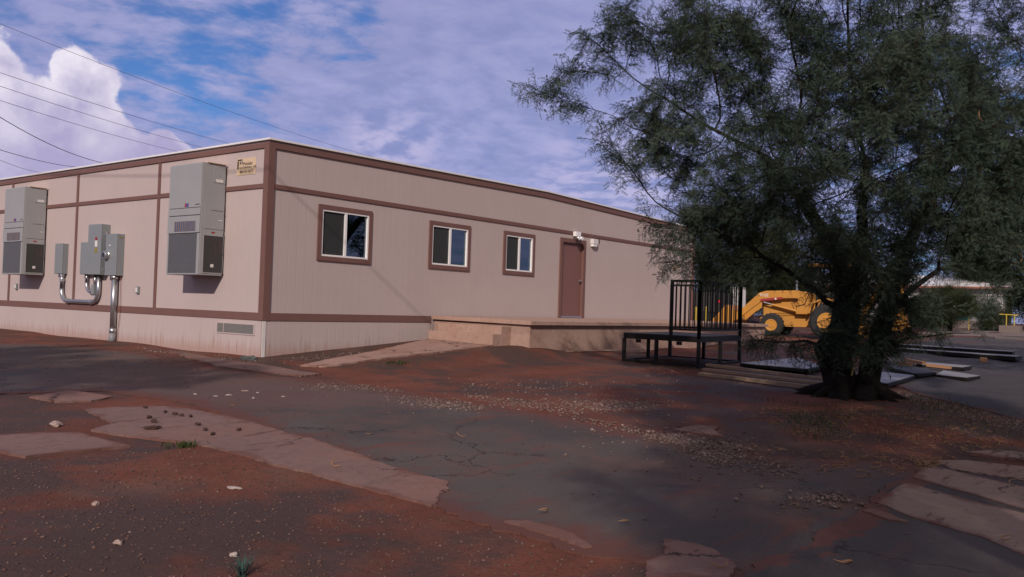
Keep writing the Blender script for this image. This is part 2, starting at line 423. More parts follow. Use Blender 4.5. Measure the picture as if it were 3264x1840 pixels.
def np_mesh(name, V, faces_k, mat, parent=None, off=(0, 0, 0)):
    """V (n,3) array, consecutive k verts per face, or an (m,k) index array"""
    me = bpy.data.meshes.new(name); V = np.asarray(V, np.float32) - np.asarray(off, np.float32)
    if isinstance(faces_k, int):
        k = faces_k; idx = np.arange(len(V), dtype=np.int32); nf = len(V) // k
    else:
        fa = np.asarray(faces_k, np.int32); k = fa.shape[1]; nf = len(fa); idx = fa.ravel()
    me.vertices.add(len(V)); me.vertices.foreach_set('co', V.ravel())
    me.loops.add(nf * k); me.loops.foreach_set('vertex_index', idx)
    me.polygons.add(nf); me.polygons.foreach_set('loop_start', np.arange(0, nf * k, k, dtype=np.int32))
    try: me.polygons.foreach_set('loop_total', np.full(nf, k, np.int32))
    except Exception: pass
    me.update(calc_edges=True)
    return link(name, me, mat, parent, Vector(off))

# ------------------------------------------------------------------ ground and sheets
def axis_pts(lo, hi, step, far):
    a = np.arange(lo, hi + 1e-6, step); g = []; d = step; x = hi
    while x < far: d *= 1.22; x += d; g.append(x)
    h = []; d = step; x = lo
    while x > -far: d *= 1.22; x -= d; h.append(x)
    return np.concatenate([h[::-1], a, g])
ax, ay = axis_pts(-12, 15, .15, 500), axis_pts(-18, 6, .15, 500)
X, Y = np.meshgrid(ax, ay, indexing='ij'); Z = zg(X, Y)
# the far ground in front of the terrain edge; under the big building keep it low
V = np.stack([X, Y, Z], -1).reshape(-1, 3); nx, ny = len(ax), len(ay)
I = np.arange(nx * ny).reshape(nx, ny)
Fq = np.stack([I[:-1, :-1], I[1:, :-1], I[1:, 1:], I[:-1, 1:]], -1).reshape(-1, 4)
g = np_mesh('ground', V, Fq, M['soil']); g.data.polygons.foreach_set('use_smooth', [True] * len(g.data.polygons)); tag(g, kind='structure', label='red bare soil yard with damp patches')

def inside(poly, P):
    x, y = P[:, 0], P[:, 1]; r = np.zeros(len(P), bool); n = len(poly)
    for i in range(n):
        x0, y0 = poly[i][:2]; x1, y1 = poly[(i + 1) % n][:2]
        c = (y0 > y) != (y1 > y)
        with np.errstate(divide='ignore', invalid='ignore'):
            r ^= c & (x < (x1 - x0) * (y - y0) / (y1 - y0 + 1e-12) + x0)
    return r

def sheet(name, pts, off, mat, thick=.05, jit=.03, step=.25, zf=None, label=None, kind='structure', cat=None, group=None):
    """a slab or paving sheet lying on the terrain, outline in world XY, ragged by jit metres"""
    P = [(p[0], p[1]) for p in pts]; out = []
    lr = random.Random(hash(name) % 1000 + len(P))
    lr = random.Random(len(P) * 31 + int(abs(P[0][0]) * 100))
    for i in range(len(P)):
        a = Vector(P[i]); b = Vector(P[(i + 1) % len(P)]); L = (b - a).length; n = max(1, int(L / max(step * .35, L / 220)))
        nr = Vector((-(b - a).y, (b - a).x)).normalized() if L > 0 else Vector((0, 0))
        ph = lr.uniform(0, 6)
        for k in range(n):
            t = k / n; w = math.sin(math.pi * t) ** .5 if n > 1 else 0
            e = (math.sin(t * L * 2.3 + ph) * .35 + math.sin(t * L * 7.1 + ph * 2) * .3 + lr.uniform(-1, 1) * .8) * jit * w
            out.append(a.lerp(b, t) + nr * e)
    poly = np.array([tuple(v) for v in out])
    lo, hi = poly.min(0), poly.max(0)
    gx = np.arange(lo[0], hi[0], step); gy = np.arange(lo[1], hi[1], step)
    if len(gx) * len(gy) > 60000:
        st = step * math.sqrt(len(gx) * len(gy) / 60000); gx = np.arange(lo[0], hi[0], st); gy = np.arange(lo[1], hi[1], st)
    G = np.stack(np.meshgrid(gx, gy), -1).reshape(-1, 2) + .0137
    G = G[inside(poly, G)] if len(G) else G
    # keep interior points off the outline
    if len(G):
        d = np.min(((G[:, None, :] - poly[None]) ** 2).sum(-1), 1) if len(G) * len(poly) < 3e7 else np.ones(len(G))
        G = G[d > (step * .3) ** 2]
    vs = [Vector(v) for v in poly] + [Vector(v) for v in G]
    r = delaunay_2d_cdt(vs, [], [list(range(len(poly)))], 1, 1e-5)
    v2 = np.array([tuple(v) for v in r[0]]); fs = [tuple(f) for f in r[2]]
    zt = (zf(v2[:, 0], v2[:, 1]) if zf else zg(v2[:, 0], v2[:, 1])) + off
    mb = MB(); mb.v = [Vector((v2[i, 0], v2[i, 1], zt[i])) for i in range(len(v2))]; mb.f = fs
    bm = bmesh.new(); lay = bm.verts.layers.float.new('edge'); bv = [bm.verts.new(v) for v in mb.v]
    for f in fs:
        try: bm.faces.new([bv[i] for i in f])
        except ValueError: pass
    for v in bv:
        v[lay] = float(np.sqrt(((poly - np.array([v.co.x, v.co.y])) ** 2).sum(1).min()))
    bmesh.ops.recalc_face_normals(bm, faces=bm.faces)
    if sum(f.normal.z for f in bm.faces) < 0: bmesh.ops.reverse_faces(bm, faces=bm.faces)
    be = [e for e in bm.edges if e.is_boundary]
    ex = bmesh.ops.extrude_edge_only(bm, edges=be)
    for v in ex['geom']:
        if isinstance(v, bmesh.types.BMVert): v.co.z -= thick
    o_ = Vector((float(poly[:, 0].mean()), float(poly[:, 1].mean()), float(zt.mean())))
    bmesh.ops.translate(bm, verts=bm.verts, vec=-o_)
    me = bpy.data.meshes.new(name); bm.to_mesh(me); bm.free()
    o = link(name, me, mat, None, o_); tag(o, label, cat, group, kind)
    return o
def gpl(pts): return [gp(*q) for q in pts]
def gdl(pts): return [gd(*q) for q in pts]
def c3(a, b): return (a / 2.038 + 2000, b / 2.038 + 1150)       # zoom crops -> source pixels
def c1(a, b): return (a / 1.728, b / 1.728 + 1000)
def c2(a, b): return (a / 1.962 + 1000, b / 1.962 + 1100)

ASPH = [(-150, 862), (120, 868), (330, 885), (520, 925), (700, 950), (860, 960), (1000, 985), (1150, 1012), (1290, 1035), (1400, 1050), (1560, 1085), (1700, 1112), (1900, 1148), (2100, 1158), (2260, 1168),
        (2700, 1225), (2900, 1500), (1900, 1475), (1640, 1422), (1480, 1402), (1280, 1340), (1180, 1312), (1090, 1272), (900, 1200), (640, 1075), (480, 1015), (250, 985), (-150, 1000)]
sheet('asphalt_drive', gdl(ASPH), .010, M['asphalt'], .06, .05, .2, label='worn asphalt drive crossing the yard')
sheet('dark_asphalt_apron', gpl([c3(*q) for q in [(760, 1420), (900, 1300), (1150, 1225), (1330, 1080), (1500, 1000), (1600, 900), (1740, 800), (2000, 690), (2700, 700), (3000, 1500), (760, 1560)]]), .019, M['asphalt_dark'], .05, .04, .2, label='darker asphalt apron joined to the drive')
sheet('concrete_path', gpl([c1(*q) for q in [(470, 535), (640, 522), (900, 517), (1040, 530), (1200, 562), (1450, 625), (1700, 690), (1901, 762)]] + [(1200, 1476), (1330, 1516), (1432, 1540), (1425, 1572), (1398, 1590), (1393, 1622), (1240, 1580)] + [c1(*q) for q in [(1901, 940), (1500, 838), (1310, 780), (1180, 745), (1050, 722), (950, 712), (500, 650), (620, 612)]]),
      .016, M['slab'], .07, .02, .2, label='long dusty concrete path strip')
sheet('concrete_slab', gpl([c1(*q) for q in [(-150, 690), (0, 681), (200, 668), (440, 669), (718, 741), (560, 755), (330, 778), (140, 800), (0, 772), (-150, 770)]]), .022, M['slab'], .08, .012, .2, label='pale concrete slab at the yard edge')
sheet('concrete_slab', gpl([c1(*q) for q in [(160, 466), (380, 431), (620, 464), (500, 488), (330, 495)]]), .020, M['slab'], .06, .02, .15, label='small half buried concrete slab')
sheet('concrete_strip', gpl([c1(*q) for q in [(900, 208), (1080, 228), (1250, 262), (1500, 295), (1770, 338), (1660, 350), (1400, 322), (1180, 290)]]), .02, M['slab'], .06, .02, .15, label='buried concrete strip near the building corner')
sheet('concrete_sliver', gpl([c2(*q) for q in [(1190, 1122), (1330, 1120), (1480, 1155), (1620, 1200), (1740, 1280), (1690, 1285), (1450, 1202), (1300, 1150)]]), .022, M['slab'], .06, .01, .1, label='thin concrete sliver at the asphalt edge')
sheet('concrete_slab', gpl([c3(*q) for q in [(230, 1185), (330, 1196), (440, 1213), (540, 1245), (600, 1280), (665, 1320), (712, 1362), (660, 1440), (120, 1440), (118, 1325), (205, 1300), (245, 1250)]]), .024, M['slab'], .06, .012, .1, label='rounded concrete slab at the asphalt edge')
sheet('concrete_slab', gpl([c3(*q) for q in [(290, 456), (440, 426), (590, 434), (560, 460), (625, 500), (470, 485)]]), .018, M['slab'], .06, .01, .1, label='small concrete patch beside the gravel')
for k, q in enumerate([[(1990, 668), (2200, 664), (2420, 690), (2900, 740), (2900, 850), (2576, 800), (2350, 765), (2100, 722)],
                       [(1850, 775), (1905, 735), (1962, 697), (2250, 765), (2576, 840), (2900, 910), (2900, 1100), (2576, 985), (2300, 905), (2050, 835)],
                       [(1600, 940), (1720, 870), (1812, 815), (2050, 880), (2300, 950), (2576, 1015), (2900, 1110), (2900, 1420), (2576, 1290), (2300, 1170), (2000, 1085), (1850, 1040)],
                       [(1530, 1002), (1585, 988), (1700, 1022), (1832, 1076), (1700, 1062)],
                       [(2200, 606), (2350, 597), (2500, 605), (2900, 660), (2900, 690), (2420, 648)]]):
    sheet('concrete_slab', gpl([c3(*p) for p in q]), .026 + .004 * (k == 3), M['slab_tan'], .07, .012, .2,
          label=['upper tan concrete slab under leaf litter', 'middle tan concrete slab between dark joints', 'wide lower tan concrete slab', 'narrow broken concrete piece', 'farthest tan concrete slab near the verge'][k])
sheet('road', gpl([(2905, 1252), (3264, 1345), (3800, 1480), (4600, 1250), (4300, 1120), (3600, 1078), (3264, 1074), (3180, 1073), (3000, 1078), (2900, 1092), (2810, 1135), (2790, 1190)]), .012, M['road'], .06, .05, .5, label='grey asphalt road')
sheet('far_pavement', [(p[0], p[1]) for p in [at_depth(2960, 0, 46), at_depth(2995, 0, 62), at_depth(3500, 0, 62), at_depth(3500, 0, 46)]], .012, M['farconc'], .06, .02, 1.5, label='pale concrete pavement before the white building')

# ------------------------------------------------------------------ modular building
Lx, Ly = 17.33, 24.
def roofz(x): return 3.93 + (4.05 - 3.93) * min(1, x / 8.7) if x < 8.7 else 4.05 + (3.865 - 4.05) * (x - 8.7) / (Lx - 8.7)
B = thing('modular_building', 'long beige modular building with brown trim, low gable roof and brown door', 'building', (0, 0, 0))
WIN = [(1.268, 2.494, 1.885, 2.80), (4.395, 5.609, 1.905, 2.79), (7.045, 8.15, 1.915, 2.80)]
DOOR = (9.455, 10.545, .79, 2.86)
xs = sorted({0., Lx, 8.7, *[w[i] for w in WIN for i in (0, 1)], DOOR[0], DOOR[1]})
mb = MB()
for a, b in zip(xs[:-1], xs[1:]):
    hole = next((w for w in [*WIN, DOOR] if abs(w[0] - a) < 1e-6), None)
    segs = [(-.3, None)] if hole is None else [(-.3, hole[2]), (hole[3], None)]
    for z0, z1 in segs:
        za = roofz(a) if z1 is None else z1; zb = roofz(b) if z1 is None else z1
        mb.add([(a, 0, z0), (b, 0, z0), (b, 0, zb), (a, 0, za), (a, .12, z0), (b, .12, z0), (b, .12, zb), (a, .12, za)],
               [(0, 1, 2, 3), (5, 4, 7, 6), (3, 2, 6, 7), (4, 5, 1, 0), (1, 5, 6, 2), (4, 0, 3, 7)])
mb.build('gable_wall', M['side_x'], B)
bx('side_wall', M['side_y'], B, 0, .12, .122, Ly, -.3, roofz(0) - .002, bevel=0)
bx('end_wall', M['side_y'], B, Lx - .12, Lx, .122, Ly, -.3, roofz(Lx) - .002, bevel=0)
MB().add([(.122, Ly - .12, -.3), (Lx - .122, Ly - .12, -.3), (Lx - .122, Ly - .12, roofz(Lx)), (8.7, Ly - .12, 4.05), (.122, Ly - .12, roofz(0))], [(0, 1, 2, 3, 4)]).build('back_wall', M['side_x'], B)
bx('floor', M['floor_in'], B, .13, Lx - .13, .13, Ly - .13, .60, .74, bevel=0)
bx('partition', M['floor_in'], B, .13, Lx - .13, 3.2, 3.3, .745, 3.8, bevel=0)
# roof: two shallow planes
prof = [(-.05, roofz(0) + .003), (8.7, 4.053), (Lx + .05, roofz(Lx) + .003), (Lx + .05, roofz(Lx) + .04), (8.7, 4.092), (-.05, roofz(0) + .04)]
MB().prism(prof, lambda a, b, d: (a, d, b), -.06, Ly + .06).build('roof', M['white_metal'], B, .004)
# skirting, 15 mm proud
bx('skirting', M['side_y'], B, -.016, -.001, .02, Ly, -.3, .607, bevel=0)
MB().box(.05, 4.42, -.016, -.001, -.3, .607).build('skirting', M['side_x'], B)
bx('skirting_corner', M['greylight'], B, -.022, .055, -.024, -.017, -.3, .607, bevel=.002)
T = M['trim']
def trim(name, *b): return bx(name, T, B, *b, bevel=.003)
# side wall boards
trim('fascia_board', -.03, -.001, .112, Ly, 3.795, 3.892)
trim('band_board', -.024, -.001, .112, Ly, 3.052, 3.137)
trim('base_board', -.03, -.001, .112, Ly, .608, .752)
for y in (3.72, 7.29, 10.83, 14.4):
    trim('batten', -.022, -.001, y - .045, y + .045, .754, 3.050); trim('batten', -.022, -.001, y - .045, y + .045, 3.139, 3.793)
# gable boards
trim('corner_board', -.034, -.001, .001, .110, .608, 3.892)
trim('corner_board', -.034, .115, -.034, -.001, .608, 3.893)
trim('band_board', .117, Lx - .12, -.024, -.001, 3.052, 3.137)
trim('base_board', .117, 4.43, -.03, -.001, .608, .752)
trim('corner_board', Lx - .118, Lx + .02, -.03, -.001, .608, roofz(Lx) - .045)
for a, b in ((.117, 8.7), (8.7, Lx - .0)):
    za, zb = roofz(a) - .035, roofz(b) - .035
    MB().prism([(a, za - .105), (b, zb - .105), (b, zb), (a, za)], lambda p, q, d: (p, d, q), -.032, -.001).build('fascia_board', T, B, .003)
# windows
for k, (x0, x1, z0, z1) in enumerate(WIN):
    w = MB()
    o = .095
    for q in ((x0 - o, x0, z0 - .09, z1 + .09), (x1, x1 + o * .85, z0 - .09, z1 + .09), (x0, x1, z1, z1 + .09), (x0, x1, z0 - .09, z0)):
        w.box(q[0], q[1], -.032, -.001, q[2], q[3])
    W_ = w.build('window', T, B)
    f = MB(); fw_ = .035; xm = (x0 + x1) / 2
    for q in ((x0, x0 + fw_, z0, z1), (x1 - fw_, x1, z0, z1), (x0 + fw_, x1 - fw_, z1 - fw_, z1), (x0 + fw_, x1 - fw_, z0, z0 + fw_), (xm - .028, xm + .028, z0 + fw_, z1 - fw_)):
        f.box(q[0], q[1], -.020, .08, q[2], q[3])
    f.build('frame', M['white'], W_)
    MB().box(xm + .028, x1 - fw_, .022, .028, z0 + fw_, z1 - fw_).build('pane', M['glass'], W_)
    MB().box(x0 + fw_, xm - .028, .042, .048, z0 + fw_, z1 - fw_).build('pane', M['glass'], W_)
    MB().box(x0 + fw_, xm - .028, .010, .012, z0 + fw_, z1 - fw_).build('insect_screen', M['screen'], W_)
    c = MB(); n = 14
    ca, cb = (x1 - .19, x1 - .04)
    pts = [(ca + (cb - ca) * i / n, .088 + .006 * math.sin(i * 1.9)) for i in range(n + 1)]
    c.add([(x, y, z) for z in (z0 - .1, z1 + .1) for x, y in pts], [(i, i + 1, n + 2 + i, n + 1 + i) for i in range(n)])
    c.build('curtain', M['curtain'], W_)
# door
dx0, dx1, dz0, dz1 = DOOR
d = bx('door', M['door'], B, dx0 + .05, dx1 - .05, .03, .075, dz0 + .03, dz1 - .05)
fr = MB()
for q in ((dx0 - .075, dx0 + .045, dz0 - .02, dz1 + .07), (dx1 - .045, dx1 + .075, dz0 - .02, dz1 + .07), (dx0 + .045, dx1 - .045, dz1 - .045, dz1 + .07)):
    fr.box(q[0], q[1], -.036, .05, q[2], q[3])
fr.build('door_frame', T, d, .004)
bx('threshold', M['steel'], d, dx0 + .046, dx1 - .046, -.03, .07, dz0 - .015, dz0 + .025)
h = MB(); h.lathe([(.028, .035), (.01, .035), (.005, .02), (-.03, .018)], (10.42, 0, 1.80), 'y', 16); h.bar((10.42, -.035, 1.80), (10.31, -.035, 1.80), .022, .018); h.build('handle', M['steel'], d, .002)
for z in (1.05, 1.80, 2.55): MB().tube([(dx0 + .052, .024, z - .05), (dx0 + .052, .024, z + .05)], .01, 8).build('hinge', M['steel'], d)
# skirting vent
v = bx('vent', M['side_y'], B, -.03, -.017, .20, 1.415, .325, .545, bevel=.003)
bx('vent_screen', M['ventmesh'], v, -.033, -.0305, .235, 1.385, .35, .52, bevel=0)
bx('vent_divider', M['side_y'], v, -.036, -.0335, 1.17, 1.185, .35, .52, bevel=0)

# sign on the wall
sg = thing('wall_sign', 'small cream lettered sign at the top of the wall beside the building corner', 'sign', (-.001, .69, 3.33))
bx('panel', M['signmat'], sg, -.008, -.001, .392, .988, 3.338, 3.655, bevel=.001)
lg = MB(); X0, X1 = -.0105, -.0085
def lgb(y0, y1, z0, z1): lg.box(X0, X1, y1, y0, z0, z1)
lgb(.965, .815, 3.615, 3.64); lgb(.970, .925, 3.455, 3.607)
for yy in (.878, .820): 
    lg.prism([(yy + .016 * math.cos(t) , (3.588 if math.sin(t) > 0 else 3.553) + .016 * math.sin(t)) for t in np.linspace(0, 2 * math.pi, 17)[:-1]], lambda a, b, d: (d, a, b), X0, X1)
    lg.prism([(yy + .019 * math.cos(t), 3.475 + .019 * math.sin(t)) for t in np.linspace(0, 2 * math.pi, 17)[:-1]], lambda a, b, d: (d, a, b), X0, X1)
lgb(.895, .875, 3.512, 3.522)
lg.build('logo', M['ink'], sg)
def put_text(body, size, y, z, parent, name='lettering', mat='ink', x=-.0105):
    me = text_mesh(body, size, name); o = link(name, me, M[mat], parent, OFF[parent.name])
    loc = Vector((x, y, z)) - OFF[parent.name]
    o.matrix_local = Matrix.Translation(loc) @ Matrix(((0, 0, -1, 0), (-1, 0, 0, 0), (0, 1, 0, 0), (0, 0, 0, 1)))
    return o
put_text('Modular', .088, .785, 3.520, sg); put_text('Solutions, Ltd.', .073, .785, 3.458, sg); put_text('800-441-8577', .076, .885, 3.372, sg)
bx('rule', M['ink'], sg, -.0105, -.0085, .42, .93, 3.437, 3.442, bevel=0); bx('rule', M['ink'], sg, -.0105, -.0085, .47, .88, 3.353, 3.356, bevel=0)

# ------------------------------------------------------------------ wall air conditioners
def make_ac():
    y0, y1, z0, z1, D = 1.29, 2.395, 1.42, 3.55, .545
    t = thing('wall_air_conditioner', 'tall grey wall air conditioner nearest the building corner', 'air conditioner', (-.035, 1.84, z0), 'tall grey wall air conditioners on the side wall')
    A = M['ac']
    bx('cabinet', A, t, -D + .012, -.036, y0, y1, z0 + .001, z1, bevel=.006)
    bx('top_flashing', M['signmat'], t, -D + .1, -.036, y0 - .03, y1 + .03, z1 + .001, z1 + .014, bevel=.002)
    bx('front_panel', A, t, -D - .004, -D + .011, y0 + .006, y1 - .004, 2.70, z1 - .02, bevel=.006)
    bx('front_panel', A, t, -D - .012, -D + .011, y0 + .006, y1 - .004, 2.555, 2.688, bevel=.008)
    fp = bx('front_panel', A, t, -D - .018, -D + .011, y0 + .006, y1 - .004, 2.215, 2.542, bevel=.008)
    gr = bx('grille', simple('grille_blue', (.05, .09, .19), .5), fp, -D - .021, -D - .0185, 1.42, 2.12, 2.25, 2.44, bevel=0)
    s = MB()
    for i in range(11):
        y = 1.435 + i * .067; s.box(-D - .03, -D - .0215, y, y + .022, 2.252, 2.438)
    s.build('fin', simple('grille_fin', (.24, .17, .13), .5), fp)
    cf = MB(); 
    for (a, b, c, d_) in ((y0 + .006, y0 + .085, z0 + .005, 2.205), (y1 - .045, y1 - .004, z0 + .005, 2.205), (y0 + .085, y1 - .045, z0 + .005, z0 + .03)): cf.box(-D - .006, -D + .011, a, b, c, d_)
    cf.build('coil_frame', A, t, .003)
    bx('coil_screen', M['coil'], t, -D, -D + .011, y0 + .086, y1 - .046, z0 + .031, 2.203, bevel=0)
    lb = bx('badge', M['redlabel'], t, -D - .007, -D - .0045, 1.70, 1.83, 2.715, 2.785, bevel=0)
    bx('badge_stripe', simple('badge_blue', (.05, .08, .3), .5), lb, -D - .009, -D - .0072, 1.70, 1.765, 2.715, 2.785, bevel=0)
    bx('nameplate', M['ink'], t, -D - .006, -D - .0045, 1.33, 1.47, 2.745, 2.76, bevel=0)
    # side facing the corner
    ys = y0 - .001
    ap = bx('access_panel', A, t, -.475, -.045, ys - .008, ys, 2.30, 2.78, bevel=.004)
    bx('panel_slot', M['dark'], ap, -.33, -.07, ys - .011, ys - .0085, 2.655, 2.662, bevel=0)
    bx('panel_latch', M['labelwhite'], ap, -.16, -.08, ys - .011, ys - .0085, 2.472, 2.486, bevel=0)
    bx('side_panel', A, t, -.31, -.045, ys - .006, ys, 3.19, 3.51, bevel=.003)
    bx('rating_label', M['labelwhite'], t, -.25, -.095, ys - .009, ys - .0065, 3.205, 3.262, bevel=0)
    bx('warning_label', M['redlabel'], t, -.30, -.232, ys - .004, ys - .001, 2.222, 2.252, bevel=0)
    bx('side_screen', M['coil_dark'], t, -.455, -.045, ys - .004, ys, 1.475, 2.17, bevel=0)
    fr = MB()
    for (a, b, c, d_) in ((-.475, -.456, 1.455, 2.19), (-.044, -.037, 1.455, 2.19), (-.456, -.044, 2.171, 2.19), (-.456, -.044, 1.455, 1.474)): fr.box(a, b, ys - .008, ys, c, d_)
    fr.build('screen_frame', A, t, .002)
    MB().tube([(-.22, ys - .006, 2.03), (-.19, ys - .007, 1.95), (-.20, ys - .007, 1.86)], .004, 6).build('copper_line', M['copper'], t)
    MB().tube([(-.10, ys - .006, 2.08), (-.11, ys - .007, 1.85)], .004, 6).build('copper_line', M['copper'], t)
    bx('screen_label', M['labelwhite'], t, -.30, -.235, ys - .008, ys - .0045, 1.575, 1.635, bevel=0)
    for z in (1.46, 1.83, 2.2, 2.6, 3.42, 3.5): MB().tube([(-.045, ys - .02, z), (-.045, ys, z)], .009, 6).build('bolt', M['dark'], t)
    return t
ac1 = make_ac()
ac2 = copy_tree(ac1); ac2.location.y += 7.545; ac2.location.z -= .01
ac2['label'] = 'tall grey wall air conditioner left of the electrical boxes'

# ------------------------------------------------------------------ electrical gear
def ebox(name, label, cat, y0, y1, z0, z1, D, group=None):
    t = thing(name, label, cat, (-.001, (y0 + y1) / 2, z0), group)
    bx('case', M['ebox'], t, -D + .012, -.001, y0, y1, z0, z1, bevel=.004)
    bx('cover', M['ebox'], t, -D - .004, -D + .011, y0 - .003, y1 + .003, z0 + .006, z1 + .003, bevel=.005)
    return t
GE = 'grey electrical boxes on the side wall'
e1 = ebox('electrical_box', 'narrow grey electrical box on its own beside the far air conditioner', 'electrical box', 7.655, 8.045, 1.445, 2.165, .13, GE)
e2 = ebox('electrical_box', 'low grey electrical box touching the tallest box, on the air conditioner side', 'electrical box', 6.345, 6.735, 1.435, 2.165, .15, GE)
e3 = ebox('disconnect_switch', 'tallest grey disconnect box with red knob and yellow tag', 'electrical box', 5.70, 6.30, 1.425, 2.555, .20, GE)
bx('tag_white', M['labelwhite'], e3, -.212, -.2045, 5.86, 5.965, 2.05, 2.19); bx('tag_yellow', M['tape'], e3, -.212, -.2045, 5.86, 5.965, 1.92, 2.03)
MB().lathe([(-.014, .04), (-.004, .045)], (-.2045, 5.915, 2.235), 'x', 16).build('knob', M['redlabel'], e3)
MB().bar((-.1, 5.695, 2.0), (-.1, 5.64, 2.12), .025).build('lever', M['dark'], e3, .003)
bx('latch', M['steel'], e3, -.13, -.08, 5.67, 5.699, 2.3, 2.38); bx('latch', M['steel'], e3, -.13, -.08, 5.67, 5.699, 1.5, 1.58)
e4 = ebox('electric_meter_box', 'grey meter box with round meter above the thick ground pipe', 'meter box', 5.06, 5.55, 1.41, 2.325, .17, GE)
mt = MB().lathe([(-.10, .075), (-.09, .088), (-.03, .09), (-.02, .10), (-.001, .10)], (-.1745, 5.44, 1.86), 'x', 24).build('meter', M['steel'], e4, smooth=False)
MB().lathe([(-.104, .055), (-.101, .055)], (-.1745, 5.44, 1.86), 'x', 20).build('dial', M['dark'], mt)
bx('label', M['labelwhite'], e4, -.181, -.1745, 5.33, 5.40, 2.06, 2.085, bevel=0)
bx('label', M['tape'], e4, -.13, -.05, 5.053, 5.0595, 2.24, 2.262, bevel=0)
def arc(c, r, a0, a1, n=8, x=-.07): return [(x, c[0] + r * math.cos(R(a0 + (a1 - a0) * i / n)), c[1] + r * math.sin(R(a0 + (a1 - a0) * i / n))) for i in range(n + 1)]
cu = thing('conduit_pipe', 'u shaped metal conduit joining the lone box to the tallest box', 'conduit', (-.07, 6.85, .80), 'metal conduits of the electrical boxes')
MB().tube([(-.07, 7.76, 1.444), (-.07, 7.76, 1.10)] + arc((7.47, 1.10), .29, 0, -90) + [(-.07, 6.4, .81)] + arc((6.26, 1.08), .27, -90, -180) + [(-.07, 5.99, 1.424)], .048, 12).build('pipe', M['galv'], cu, smooth=True)
for p, q in (((-.07, 7.76, 1.27), (-.07, 7.76, 1.33)), ((-.07, 7.47, .81), (-.07, 7.38, .81)), ((-.07, 6.35, .81), (-.07, 6.27, .81)), ((-.07, 7.76, 1.39), (-.07, 7.76, 1.443))):
    MB().tube([p, q], .058, 12).build('coupling', M['steel'], cu)
cb = thing('conduit_pipe', 'short curved metal conduit between low box and tallest box', 'conduit', (-.07, 6.4, 1.02), 'metal conduits of the electrical boxes')
MB().tube([(-.07, 6.56, 1.434), (-.07, 6.56, 1.26)] + arc((6.34, 1.26), .22, 0, -80) + [(-.07, 6.20, 1.06)], .036, 12).build('pipe', M['galv'], cb, smooth=True)
MB().tube([(-.07, 6.165, 1.424), (-.07, 6.165, 1.18)], .034, 12).build('pipe', M['galv'], cb, smooth=True)
bx('fitting', M['ebox'], cb, -.13, -.01, 6.11, 6.225, .98, 1.20, bevel=.012)
cp = thing('service_pipe', 'thick vertical metal pipe from the meter box down to the ground', 'pipe', (-.09, 5.245, float(zg(-.09, 5.245))))
zb = float(zg(-.09, 5.245)) - .05
MB().tube([(-.09, 5.245, zb + .33), (-.09, 5.245, 1.409)], .066, 16).build('pipe', M['galv'], cp, smooth=True)
MB().tube([(-.09, 5.245, zb), (-.09, 5.245, zb + .22)], .078, 16).build('base_sleeve', simple('grey_sleeve', (.2, .2, .21), .6), cp, smooth=True)
MB().tube([(-.09, 5.245, zb + .22), (-.09, 5.245, zb + .33)], .072, 16).build('clamp', M['steel'], cp, smooth=True)
MB().tube([(-.09, 5.245, 1.34), (-.09, 5.245, 1.408)], .08, 16).build('coupling', M['steel'], cp, smooth=True)
MB().tube([(-.04, 5.09, 1.41), (-.04, 5.08, 1.0), (-.045, 5.05, .6), (-.05, 5.11, .2), (-.05, 5.14, zb)], .006, 6).build('wire', simple('thin_red_wire', (.2, .07, .05), .6), cp)
def outlet(y, z, label):
    t = thing('outlet_box', label, 'outlet box', (-.001, y, z - .075), 'outlet boxes on the side wall')
    bx('box', M['ebox'], t, -.045, -.001, y - .055, y + .055, z - .075, z + .075); bx('cover', M['greylight'], t, -.058, -.046, y - .035, y + .035, z - .05, z + .05)
outlet(4.39, 1.11, 'small grey outlet box alone on the wall between pipe and air conditioner')
outlet(10.35, 1.12, 'small outlet box on the wall below the far air conditioner')
# lights by the door
fl = thing('security_light', 'twin silver floodlight mounted above the brown door', 'floodlight', (10.06, -.001, 2.9))
bx('housing', M['white'], fl, 9.94, 10.19, -.14, -.037, 3.0, 3.13, bevel=.01)
for x in (9.99, 10.13):
    l = MB().lathe([(-.12, .06), (-.11, .065), (0, .03)], (x, -.10, 2.95), 'y', 16).build('lamp_head', M['steel'], fl)
    MB().lathe([(-.126, .052), (-.121, .052)], (x, -.10, 2.95), 'y', 16).build('lens', M['white'], l)
wl = thing('wall_light', 'white wall light on the siding beside the door', 'wall light', (10.98, -.001, 2.79))
bx('housing', M['greylight'], wl, 10.86, 11.10, -.12, -.001, 2.86, 3.0, bevel=.012)
bx('diffuser', M['white'], wl, 10.875, 11.085, -.11, -.002, 2.79, 2.859, bevel=.015)
MB().tube([(11.30, -.03, 2.92), (11.30, -.03, 3.045)], .012, 6).build('bracket_pin', M['dark'], None); tag(bpy.data.objects['bracket_pin'], 'small dark vertical pin on the wall beside the white light', 'wall pin')

# ------------------------------------------------------------------ porch, steps, ramp walkway
P_ = thing('concrete_porch', 'long raised concrete porch with overhanging slab in front of the brown door', 'porch', (10.8, -1.4, -.1))
def slabz(y): return .765 + .030 * y / 2.8
sl = MB(); sl.add([(4.46, -.035, slabz(0) - .085), (17.05, -.035, slabz(0) - .085), (17.05, -2.8, slabz(-2.8) - .085), (4.46, -2.8, slabz(-2.8) - .085),
     (4.46, -.035, slabz(0)), (17.05, -.035, slabz(0)), (17.05, -2.8, slabz(-2.8)), (4.46, -2.8, slabz(-2.8))], [(0, 3, 2, 1), (4, 5, 6, 7), (0, 1, 5, 4), (1, 2, 6, 5), (2, 3, 7, 6), (3, 0, 4, 7)])
sl.build('slab', M['conc'], P_, .008)
bx('base', M['conc'], P_, 4.53, 16.98, -2.72, -.04, -.4, .645, bevel=.006)
bx('footing', M['conc'], P_, 4.40, 9.2, -2.84, -.05, -.4, .10, bevel=.02)
